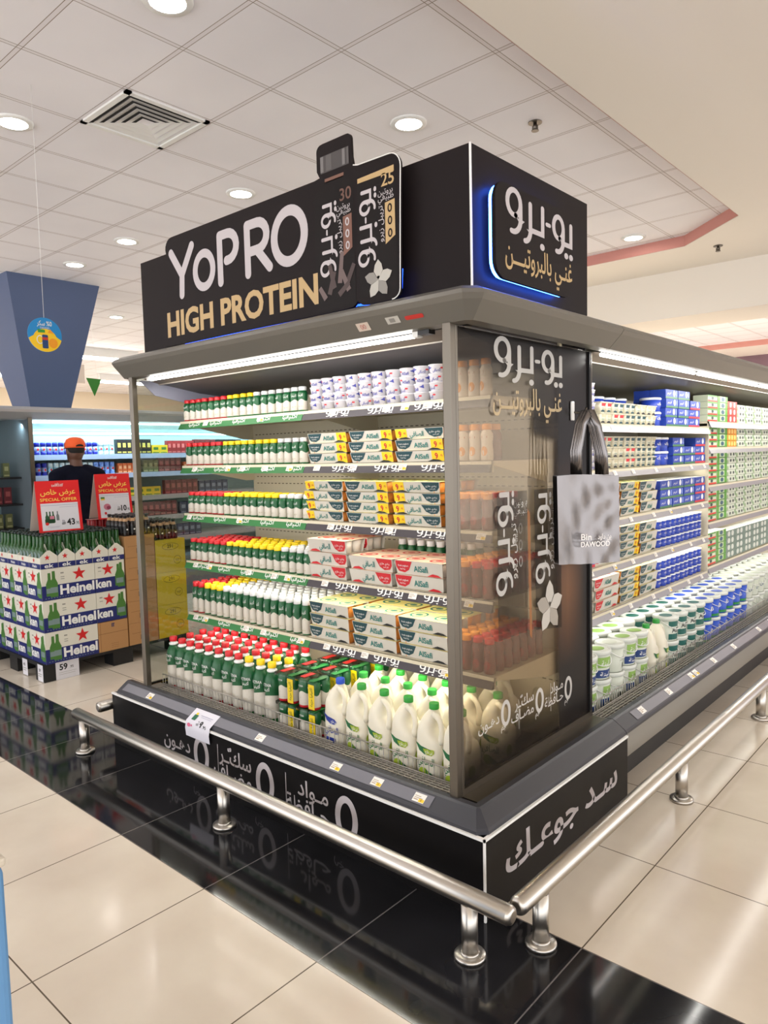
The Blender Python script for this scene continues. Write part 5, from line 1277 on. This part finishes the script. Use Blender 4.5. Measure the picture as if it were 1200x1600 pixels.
place(K1, (-4.046, .751, .131), 0, 'brown cardboard carton under the short-side beer cases')
for l in range(5): place(K2, (-4.045, 1.006, .131 + l * .170), 0, f'brown cardboard carton, {nth(l + 1)} from the bottom of the stack beside the beer', 'brown cartons beside the beer')
for l in range(3):
    place(K3, (-4.045, 1.272, .131 + l * .264), 0, f'yellow cardboard carton seen through the glass end, {nth(l + 1)} from the bottom', 'yellow cartons behind the glass')
# open six-pack carriers with their bottles
CG = mat('beer_bottle_green', srgb(34, 92, 34), .12); CG_ = MATS['beer_bottle_green'].node_tree.nodes['Principled BSDF']; CG_.inputs['Transmission Weight'].default_value = .35
def carrier():
    b = MB(); hx, hy = .092, .0605
    zlo = .072
    for s in (-1, 1):
        b.prism([(-hx, 0), (hx, 0), (hx, .078), (-hx, .078)], 'y', s * hy - .001, s * hy + .001, CARW)
        b.prism([(-hy, 0), (hy, 0), (hy, .085), (.008, .128), (-.008, .128), (-hy, .085)], 'x', s * hx - .001, s * hx + .001, CARW)
        f = (lambda q: lambda e: (lambda a, c: (a * q * -1 * -1, -q * (hy + .001 + .0006 * e), c)))(s)
        b.flat([rect2d(-hx, hx, 0, .036)], CARB, f(1)); b.text('Hein', f(2), .030, WHITE, .02, (0, .008), 'c', width=.075); b.flat([star2d(-.01, .058, .019)], STAR, f(2))
        f = (lambda q: lambda e: (lambda a, c: (q * (hx + .001 + .0006 * e), q * a, c)))(s)
        b.flat([rect2d(-hy, hy, 0, .036)], CARB, f(1)); b.text('ek', f(2), .040, WHITE, .02, (-.004, .006), 'c', width=.062); b.flat([star2d(-.012, .078, .022)], STAR, f(2))
    b.box(-hx, hx, -hy, hy, .0, .003, CARB)
    o = b.build('bottle_carrier'); tag(o, 'x', 'bottle carrier')
    h = MB(); h.prism([(-hx + .002, .0), (hx - .002, 0), (hx - .002, .105), (.04, .170), (-.04, .170), (-hx + .002, .105)], 'y', -.0012, .0012, CARW); H_ = h.build('handle_panel')
    return proto(o, H_)
def beer():
    b = MB(); b.lathe([(.026, 0), (.0275, .004), (.0275, .112), (.024, .132), (.0148, .152), (.0135, .212), (.0135, .215), (.013, .226)], 12, CG)
    b.flat([disc2d(0, .085, .018, .030, 14)], SILP, wrapmap(.0279))
    B = b.build('beer_bottle'); tag(B, 'x', 'bottle')
    c = MB(); c.lathe([(.0150, .221), (.0150, .229), (.0125, .233)], 12, mat('beer_cap', srgb(52, 62, 60), .3, .6)); C = c.build('cap')
    return proto(B, C)
CR, BE = carrier(), beer(); PARK += [CR, BE]
ZT = .131 + 3 * .227
for k in range(4):
    for j in range(5):
        cx0, cy0 = -3.945 - k * .188, .302 + j * .1265
        if k == 0: desc = f'white open carrier of green bottles, {nth(j + 1)} from the corner along the pallet front'
        else: desc = f'white open carrier of green bottles, row {nth(k + 1)} in from the front, {nth(j + 1)} across'
        place(CR, (cx0, cy0, ZT), 0, desc, 'open bottle carriers on the beer cases')
        for a in (-1, 0, 1):
            for c in (-1, 1):
                place(BE, (cx0 + a * .0585, cy0 + c * .0295, ZT + .0035), 0, 'capped green glass bottle standing in a white open carrier', 'green bottles in the open carriers')
# dark bottles on the brown stack, red packs and their neighbours
def dark_bottle():
    b = MB(); b.lathe([(.027, 0), (.028, .004), (.028, .085), (.018, .115), (.0125, .135), (.0125, .155)], 12, mat('dark_bottle_brown', srgb(30, 22, 22), .2))
    b.lathe([(.0284, .02), (.0284, .075)], 12, mat('dark_bottle_label', srgb(14, 13, 15), .4), caps=(False, False)); b.lathe([(.0195, .112), (.0135, .134)], 12, mat('dark_bottle_neck_foil', srgb(190, 150, 110), .4), caps=(False, False))
    b.flat([disc2d(0, .05, .008, .006)], WHITE, lambda a, c: (.0287, a, c)); B = b.build('dark_bottle'); tag(B, 'x', 'bottle')
    c = MB(); c.lathe([(.0148, .148), (.0148, .157), (.012, .160)], 12, mat('dark_bottle_cap', srgb(60, 56, 56), .3, .5)); return proto(B, c.build('cap'))
DB = dark_bottle(); PARK.append(DB)
for r in range(5):
    for k in range(8): place(DB, (-3.895 - r * .060, .915 + k * .060, .131 + 5 * .170 + (0 if k < 4 else -.058 + .0)), 0, f'dark brown bottle with tan neck on the carton stacks, {nth(k + 1)} from the beer, {nth(r + 1)} row', 'dark bottles on the cartons')
for k, (y, m_, nm) in enumerate(((.72, srgb(90, 150, 50), 'green'), (.965, srgb(150, 24, 34), 'dark red'), (1.135, srgb(150, 24, 34), 'deep red'), (1.305, srgb(206, 186, 40), 'yellow'))):
    t = thing('can_pack', f'{nm} wrapped pack of cans on the pallet behind the bottles', 'can pack', (-4.42 if k else -4.74, y, .982 if k else 1.042))
    b = MB(); mm = mat('can_pack_' + nm.replace(' ', '_'), m_, .35)
    for a in range(3):
        for c in range(2): b.lathe([(.024, 0), (.0265, .005), (.0265, .095), (.022, .104)], 10, mm, (c * .054 - .027, a * .054 - .054, .0))
    b.build('wrapped_cans', t); b = MB(); b.box(-.055, .055, -.082, .082, .104, .106, mat('can_pack_film', srgb(206, 140, 140), .2)); b.build('film', t)
t = thing('support_carton', 'plain brown carton under the red packs of cans', 'carton', (-4.50, 1.06, .131)); b = MB(); b.box(-.22, .20, -.18, .30, 0, .85, KRAFT); b.build('box', t)
t = thing('support_carton', 'plain brown carton at the back of the beer pallet', 'carton', (-4.745, .754, .131)); b = MB(); b.box(-.09, .10, -.11, .11, 0, .91, KRAFT); b.build('box', t)
# red special offer signs
SRED = mat('sign_red', srgb(222, 24, 28), .5); SYEL = mat('sign_yellow_ink', srgb(246, 208, 90), .5); SPAP = mat('sign_paper', srgb(218, 216, 222), .6); SBACK = mat('sign_back_white', srgb(206, 196, 184), .6)
def offer_sign(loc, w, h, rz, label, price, cents, red_pic):
    t = thing('offer_sign', label, 'sign', loc, rz)
    lean = .055; th = .003
    fr_ = lambda e: (lambda a, c: (lean * (1 - c / h) + .0006 * e - lean * 0, a, c))
    b = MB(); V_ = [(lean, -w / 2, 0), (lean, w / 2, 0), (0, w / 2, h), (0, -w / 2, h)]
    b.add(V_ + [(p[0] - th, p[1], p[2]) for p in V_], [(0, 1, 2, 3), (7, 6, 5, 4), (0, 4, 5, 1), (1, 5, 6, 2), (2, 6, 7, 3), (3, 7, 4, 0)], SRED)
    b.flat([rect2d(-w * .42, w * .43, h * .03, h * .56)], SPAP, fr_(1))
    b.text('عرض خاص', fr_(1), h * .15, SYEL, .012, (0, h * .73), 'c', width=w * .8); b.text('SPECIAL OFFER', fr_(1), h * .085, SYEL, .008, (0, h * .60), 'c', width=w * .84)
    b.text('بن داود', fr_(1), h * .045, WHITE, .01, (w * .04, h * .925), 'c', width=w * .2); b.text('DAWOOD', fr_(1), h * .05, WHITE, .014, (0, h * .885), 'c', width=w * .26)
    b.flat([rect2d(-w * .42, w * .43, h * .515, h * .522), rect2d(0, w * .40, h * .475, h * .480)], mat('sign_grey_line', srgb(150, 150, 176), .6), fr_(2))
    if red_pic:
        b.flat([disc2d(-w * .22, h * .27, w * .10, h * .07)], mat('sign_pink_pic', srgb(196, 116, 136), .6), fr_(2)); b.flat([disc2d(-w * .18, h * .25, w * .06, h * .04)], mat('sign_plum_pic', srgb(140, 50, 80), .6), fr_(3)); b.flat([rect2d(-w * .38, -w * .27, h * .42, h * .49)], BOTG, fr_(2)); b.flat([rect2d(-w * .38, -w * .27, h * .42, h * .45)], TAGY, fr_(3)); b.flat([disc2d(-w * .28, h * .13, w * .035, h * .03)], STAR, fr_(2))
    else:
        for q in range(3): b.flat(pic_bottle(-w * .30 + q * w * .07, h * .18, h * .22), BOTG2, fr_(2))
        b.flat([rect2d(-w * .35, -w * .14, h * .17, h * .25)], BOTG2, fr_(2)); b.flat([rect2d(-w * .24, -w * .14, h * .25, h * .31)], mat('sign_pink_pic', srgb(196, 116, 136), .6), fr_(3)); b.flat(pic_bottle(-w * .06, h * .22, h * .18), mat('sign_grey_pic', srgb(110, 116, 116), .6), fr_(2)); b.flat([disc2d(-w * .31, h * .16, w * .04, h * .03)], STAR, fr_(3))
        b.flat([rect2d(-w * .3, -w * .02, h * .10, h * .105), rect2d(-w * .25, -w * .05, h * .08, h * .085)], MATS['sign_grey_line'], fr_(2))
    k = h * .10
    b.flat(SAR(w * (.02 if not red_pic else .06), h * .13 if not red_pic else h * .18, k), INK, fr_(2))
    z = h * .12 if not red_pic else h * .17
    b.text(price, fr_(2), h * .17, INK, .03, (w * .14, z), 'l', width=w * .19); b.text('.' + cents, fr_(2), h * .08, INK, .01, (w * .335, z), 'l', width=w * .085)
    b.build('front_board', t)
    b = MB(); V_ = [(-.17, -w / 2, 0), (-.17, w / 2, 0), (-.003, w / 2, h), (-.003, -w / 2, h)]
    b.add(V_ + [(p[0] + th, p[1], p[2]) for p in V_], [(0, 1, 2, 3), (7, 6, 5, 4), (0, 4, 5, 1), (1, 5, 6, 2), (2, 6, 7, 3), (3, 7, 4, 0)], SBACK); b.build('rear_board', t)
offer_sign((-4.12, .508, 1.047), .315, .375, math.radians(-6), 'red special offer sign priced 43.95 standing on the green bottles', '43', '95', False)
offer_sign((-4.33, 1.055, 1.09), .285, .365, math.radians(-8), 'red special offer sign priced 10.95 standing on the red packs', '10', '95', True)
for y0, w, l, tx in ((.36, .17, 'white price card reading 59 on the pallet edge', '59'),):
    b = MB(); b.box(-.001, 0, 0, w, 0, .135, SPAP); f = lambda a, c: (.0008, a, c); b.text(tx, f, .06, INK, .03, (.025, .068)); b.text('.95', f, .025, INK, .01, (.10, .07), width=.03); b.flat([rect2d(.02, .15, .048, .050), rect2d(.02, .14, .034, .036)], INKG, f)
    o = b.build('price_card'); o.location = (-3.865, y0 - .05, .0); tag(o, l, 'price card')
for k, x in enumerate((-3.96, -4.22)):
    b = MB(); b.box(0, .085, 0, .001, 0, .12, SPAP); f = lambda a, c: (a, -.0008, c); b.flat([rect2d(.01, .07, .05, .055), rect2d(.01, .06, .035, .04)], INKG, f); b.text('59' if k == 0 else '43', f, .03, INK, .02, (.02, .07))
    o = b.build('price_card'); o.location = (x, .223, .005); tag(o, ('white price card at the pallet corner on its shaded side', 'white price card on the shaded pallet side away from the corner')[k], 'price card')
# ================================================================== the drinks cooler against the back
BX = -6.0
BCL = thing('back_cooler', 'grey open drinks cooler with cyan light behind the person', 'cooler', (-6.4, 4.0, 0))
class KM(MB):
    def build(s, name, parent=None, bevel=0., seg=2):
        s.V = [(v[0] + 6.4, v[1] - 4.0, v[2]) for v in s.V]; return MB.build(s, name, parent, bevel, seg)
CYA = mat('cyan_lit_lining', srgb(176, 206, 210), .5); GPAN = mat('grey_cooler_side', srgb(98, 108, 116), .45)
b = KM(); b.box(-6.82, -6.80, -2, 8, .2, 2.0, CYA); b.build('back_panel', BCL)
b = KM(); b.box(-6.82, BX, 1.105, 1.135, 0, 2.0, GPAN); b.build('partition', BCL)
b = KM(); b.box(BX - .002, BX + .012, 1.10, 1.14, .2, 2.0, STEEL); b.build('partition_edge', BCL)
k_ = KM(); prof = [(BX - .25, 2.127), (BX + .02, 2.10), (BX + .075, 2.075), (BX + .07, 2.05), (BX - .02, 1.985), (BX - .1, 1.98), (BX - .25, 2.03)]
k_.prism(prof, 'y', -2, 8, CANOPY_G); k_.build('canopy', BCL)
b = KM(); b.box(-6.82, BX - .2, -2, 8, 2.0, 2.12, CANOPY_G); b.build('top_deck', BCL)
b = KM(); b.prism([(BX - .2, 1.965), (BX - .8, 1.90), (BX - .8, 2.0), (BX - .2, 2.0)], 'y', 1.135, 8, CYA); b.build('inner_ceiling', BCL)
b = KM(); b.tube([(BX - .70, 1.17, 1.88), (BX - .70, 7.5, 1.88)], .012, mat('cyan_tube_glow', (.8, 1, 1), .4, 0, 3, (.75, .97, 1)), 6); b.build('light_tube', BCL)
b = KM(); b.tube([(BX - .12, 1.17, 1.965), (BX - .12, 7.5, 1.965)], .010, MATS['cyan_tube_glow'], 6); b.build('light_tube', BCL)
lamp_area('back_cooler_lamp', (BX - .14, 3.0, 1.94), .04, 4.0, 17, (0, math.radians(30), 0), (.72, .95, 1))
b = KM(); b.box(-6.8, BX, -2, 8, 0, .45, GPAN); b.build('base', BCL)
BZ = [1.635, 1.425, 1.16, .92, .66]
for i, z in enumerate(BZ):
    b = KM(); b.box(-6.80, -6.22, 1.14, 8, z - .02, z - .002, WHITE); b.box(-6.225, -6.215, 1.14, 8, z - .05, z + .004, mat('back_shelf_strip', srgb(168, 190, 224), .4) if i < 2 else LIPS); b.build('shelf', BCL)
    if i:
        b = KM(); b.box(-6.80, -6.22, -2, 1.10, z - .02, z - .002, BLACK); b.build('shelf', BCL)
def can(nm, col, mid):
    b = MB(); b.lathe([(.024, 0), (.0275, .006), (.0275, .040)], 12, mat('can_' + nm, col, .3, .3)); b.lathe([(.0275, .040), (.0275, .085)], 12, mat('can_mid_' + nm, mid, .3, .3)); b.lathe([(.0275, .085), (.0275, .122), (.023, .131)], 12, mat('can_' + nm, col, .3, .3)); b.flat([disc2d(0, .06, .010, .012)], STAR, lambda a, c: (.0279, a, c))
    o = b.build('drink_can'); tag(o, 'x', 'can'); USED[o.name] = False; KIDS[o.name] = []; return o
CN = {'blue': can('navy', srgb(30, 40, 150), srgb(150, 160, 200)), 'pale': can('pale', srgb(196, 222, 232), srgb(150, 200, 220)), 'sky': can('sky', srgb(110, 150, 226), srgb(150, 180, 236))}; PARK += list(CN.values())
for i in range(2):
    for k in range(15):
        y = 1.225 + k * .0615
        c = ('blue' if k < 12 else 'pale') if i == 0 else ('blue' if k < 3 else 'pale' if k < 11 else 'sky')
        if i == 0 and k in (5, 11): c = 'blue'
        place(CN[c], (-6.27, y, BZ[i]), 0, f'{c} drink can, {nth(k + 1)} from the grey partition, {SN[i]} shelf of the back cooler', f'drink cans on the {SN[i]} back shelf')
def tall_box(nm, col, acc, w, h):
    b = MB(); b.box(-.03, .03, -w / 2, w / 2, 0, h, mat('box_' + nm, col, .4)); b.flat([rect2d(-w * .3, w * .3, h * .45, h * .75)], mat('box_accent_' + nm, acc, .4), lambda a, c: (.0308, a, c)); b.flat([rect2d(-w * .4, w * .4, h * .08, h * .18)], mat('box_accent_' + nm, acc, .4), lambda a, c: (.0308, a, c))
    o = b.build('drink_carton'); tag(o, 'x', 'carton'); USED[o.name] = False; KIDS[o.name] = []; return o
TBX = {'black': tall_box('black', srgb(24, 26, 30), srgb(190, 176, 90), .058, .165), 'red': tall_box('red', srgb(140, 36, 44), srgb(196, 110, 110), .058, .15), 'yellow': tall_box('yellow', srgb(206, 180, 40), srgb(60, 110, 50), .10, .10), 'maroon': tall_box('maroon', srgb(96, 38, 44), srgb(150, 80, 80), .07, .165), 'orange': tall_box('orange', srgb(206, 106, 60), srgb(236, 190, 150), .05, .11), 'navy': tall_box('navy', srgb(44, 54, 84), srgb(120, 130, 150), .08, .14), 'olive': tall_box('olive', srgb(92, 96, 60), srgb(150, 150, 110), .06, .14)}
PARK += list(TBX.values())
seq = [[('black', 2.17, 7, .06), ('yellow', 2.62, 2, .102), ('red', 2.80, 6, .06), ('maroon', 3.18, 4, .075), ('black', 3.5, 6, .06)], [('orange', 2.17, 5, .055), ('olive', 2.48, 3, .064), ('maroon', 2.68, 4, .075), ('orange', 3.0, 5, .055), ('olive', 3.3, 5, .065)],
       [('navy', 1.22, 6, .085), ('red', 1.75, 8, .06), ('yellow', 2.3, 4, .102), ('maroon', 2.75, 6, .075), ('navy', 3.22, 5, .085)], [('red', 1.22, 10, .06), ('olive', 1.9, 8, .064), ('maroon', 2.45, 6, .075), ('navy', 2.95, 6, .085)], [('navy', 1.22, 10, .085), ('yellow', 2.1, 4, .102), ('navy', 2.55, 8, .085)]]
for i, row in enumerate(seq):
    kk = 0
    for nm, y0, n, pt in row:
        for k in range(n):
            p = TBX[nm]; kk += 1
            place(p, (-6.27, y0 + k * pt, BZ[i]), 0, f'{nm} drink carton, {nth(kk)} carton from the grey partition, {SN[i]} shelf of the back cooler', f'{nm} cartons on the {SN[i]} back shelf')
for i in (1, 2, 3):
    for k in range(3): place(TBX['olive'] if i % 2 else TBX['maroon'], (-6.30, .80 + k * .09, BZ[i]), 0, f'dull packet on the dark shelves beyond the grey partition, {nth(k + 1)} along, {SN[i]} shelf', 'packets beyond the partition')
# ================================================================== the person with the orange cap
def cap_(b, p0, p1, r0, r1, m_, n=14, sx=1., sy=1.):
    p0, p1 = Vector(p0), Vector(p1); d = p1 - p0; N = d.orthogonal().normalized(); T = d.normalized(); B_ = T.cross(N); rings = []
    def ring(c, r): return [c + N * (math.cos(2 * PI * j / n) * r) + B_ * (math.sin(2 * PI * j / n) * r) for j in range(n)]
    for a in (80, 60, 40, 20): rings.append(ring(p0 - T * r0 * math.sin(math.radians(a)), r0 * math.cos(math.radians(a))))
    for q in range(5): rings.append(ring(p0 + d * q / 4, r0 + (r1 - r0) * q / 4))
    for a in (20, 40, 60, 80): rings.append(ring(p1 + T * r1 * math.sin(math.radians(a)), r1 * math.cos(math.radians(a))))
    b.loft(rings, m_)
def ell(b, c, rx, ry, rz, m_, n=20, k=12):
    b.loft([[(c[0] + rx * math.sin(PI * i / k) * math.cos(2 * PI * j / n), c[1] + ry * math.sin(PI * i / k) * math.sin(2 * PI * j / n), c[2] - rz * math.cos(PI * i / k)) for j in range(n)] for i in range(1, k)], m_)
SKIN = mat('dark_skin', srgb(92, 60, 46), .5); NAVY = mat('navy_shirt', srgb(13, 15, 30), .85); TRO = mat('black_trousers', srgb(22, 22, 26), .8); ORC = mat('orange_cap_cloth', srgb(236, 92, 34), .7); HAIR = mat('black_hair', srgb(16, 13, 12), .8)
NAVY.node_tree.nodes['Principled BSDF'].inputs['Specular IOR Level'].default_value = .1
PS = thing('person', 'person in navy shirt and backwards orange cap facing the drinks cooler', 'person', (-5.33, 1.245, 0), PI / 2 - .05)
def fused(b, name, parent, vox, it=6):
    o = b.build(name, parent); r = o.modifiers.new('fuse', 'REMESH'); r.mode = 'VOXEL'; r.voxel_size = vox; r.use_smooth_shade = True
    s = o.modifiers.new('soften', 'SMOOTH'); s.iterations = it; s.factor = .5
    return o
def body(b, g_, m_, part):
    e = g_
    if part in ('body', 'shirt'):
        for z, rx, ry, y in ((1.02, .150, .115, 0), (1.14, .155, .112, .005), (1.28, .172, .118, .01), (1.38, .178, .112, 0)): ell(b, (0, y, z), rx + e, ry + e, .14, m_)
        for s in (-1, 1):
            cap_(b, (s * .08, -.01, 1.465), (s * .185, -.01, 1.425), .060 + e, .066 + e, m_)
            if part == 'body':
                cap_(b, (s * .195, -.01, 1.41), (s * .245, .0, 1.13), .050, .040, m_); cap_(b, (s * .245, 0, 1.13), (s * .225, .15, .95), .040, .028, m_)
                ell(b, (s * .222, .195, .915), .022, .045, .036, m_)
                for q, (L, dz) in enumerate(((.068, .022), (.078, .008), (.074, -.008), (.060, -.022))):
                    k0 = Vector((s * .222, .225, .908 + dz)); k1 = k0 + Vector((-s * .006, L * .5, -.008)); k2 = k1 + Vector((-s * .014, L * .38, -.022)); cap_(b, k0, k1, .0095, .0085, m_, 8); cap_(b, k1, k2, .0085, .0075, m_, 8)
                k0 = Vector((s * .205, .185, .935)); k1 = k0 + Vector((-s * .02, .035, .012)); k2 = k1 + Vector((-s * .004, .03, -.006)); cap_(b, k0, k1, .011, .0095, m_, 8); cap_(b, k1, k2, .0095, .008, m_, 8)
            else: cap_(b, (s * .195, -.01, 1.41), (s * .232, 0, 1.20), .064, .062, m_)
    if part in ('body', 'trousers'):
        ell(b, (0, -.005, .93), .165 + e, .125 + e, .13, m_)
        for s in (-1, 1):
            cap_(b, (s * .09, 0, .88), (s * .10, .01, .50), .082 + e, .056 + e, m_); cap_(b, (s * .10, .01, .50), (s * .105, -.01, .10), .056 + e, .040 + e * 1.3, m_)
    if part == 'body':
        cap_(b, (0, -.005, 1.45), (0, .02, 1.58), .060, .054, m_); ell(b, (0, .025, 1.665), .075, .094, .118, m_); ell(b, (0, .075, 1.60), .052, .045, .06, m_)
        ell(b, (0, .122, 1.655), .013, .018, .022, m_); ell(b, (0, .108, 1.612), .022, .010, .008, m_)
        for s in (-1, 1): ell(b, (s * .078, .012, 1.655), .010, .020, .032, m_); ell(b, (s * .03, .100, 1.685), .018, .012, .010, m_)
        for s in (-1, 1): ell(b, (s * .105, .05, .045), .042, .11, .045, m_)
b = MB(); body(b, 0, SKIN, 'body'); fused(b, 'body', PS, .0075, 4)
b = MB(); body(b, .014, NAVY, 'shirt'); SH_ = fused(b, 'shirt', PS, .012, 8)
b = MB(); b.lathe([(.066, 1.475), (.064, 1.515), (.058, 1.52)], 18, NAVY, (0, .0, 0), caps=(False, False)); b.build('collar', SH_)
b = MB(); body(b, .014, TRO, 'trousers'); fused(b, 'trousers', PS, .012, 8)
for s in (-1, 1): b = MB(); ell(b, (s * .105, .055, .042), .05, .135, .042, mat('black_shoe', srgb(18, 18, 20), .4)); b.build('shoe', PS)
b = MB(); ell(b, (0, .012, 1.685), .079, .092, .085, HAIR); b.V = [v for v in b.V]; b.build('hair', PS)
b = MB(); prof = [(.0865, 1.690), (.0895, 1.70), (.088, 1.735), (.074, 1.768), (.044, 1.785), (.008, 1.790)]
b.lathe([(r, z) for r, z in prof], 24, ORC, (0, 0, 0)); b.V = [(v[0], v[1] * 1.13 + .016, v[2]) for v in b.V]; CP_ = b.build('cap', PS)
b = MB(); b.prism(arc(0, -.075, .036, .022, 0, 180, 10) , 'z', 0, .001, HAIR); b.V = [(v[0], -.088 - (.006 if v[2] < .0005 else .0), 1.700 + (v[1] + .075) * 1.0) for v in b.V]; b.build('strap_opening', CP_)
b = MB(); b.tube([(.04 * math.cos(a), -.0905 + .006 * abs(math.cos(a)), 1.698) for a in [PI * q / 8 for q in range(9)]], .005, ORC, 6); b.build('strap', CP_)
b = MB(); b.loft([[(x, .095 + .0 * x, 1.692 - .1 * x * x * 10 * .1) for x in (-.07, -.035, 0, .035, .07)], [(-.06, .15, 1.68), (-.035, .172, 1.684), (0, .18, 1.686), (.035, .172, 1.684), (.06, .15, 1.68)]], ORC, True, (False, False), closed=False); b.build('visor', CP_)
# ------------------------------------------------------------------ leave no unused first copies behind
bpy.data.objects.remove(_to)
for p in PARK:
    try:
        if not USED[p.name]:
            for c in list(KIDS.get(p.name, ())): bpy.data.objects.remove(c)
            bpy.data.objects.remove(p)
    except ReferenceError: pass
bpy.context.view_layer.update()
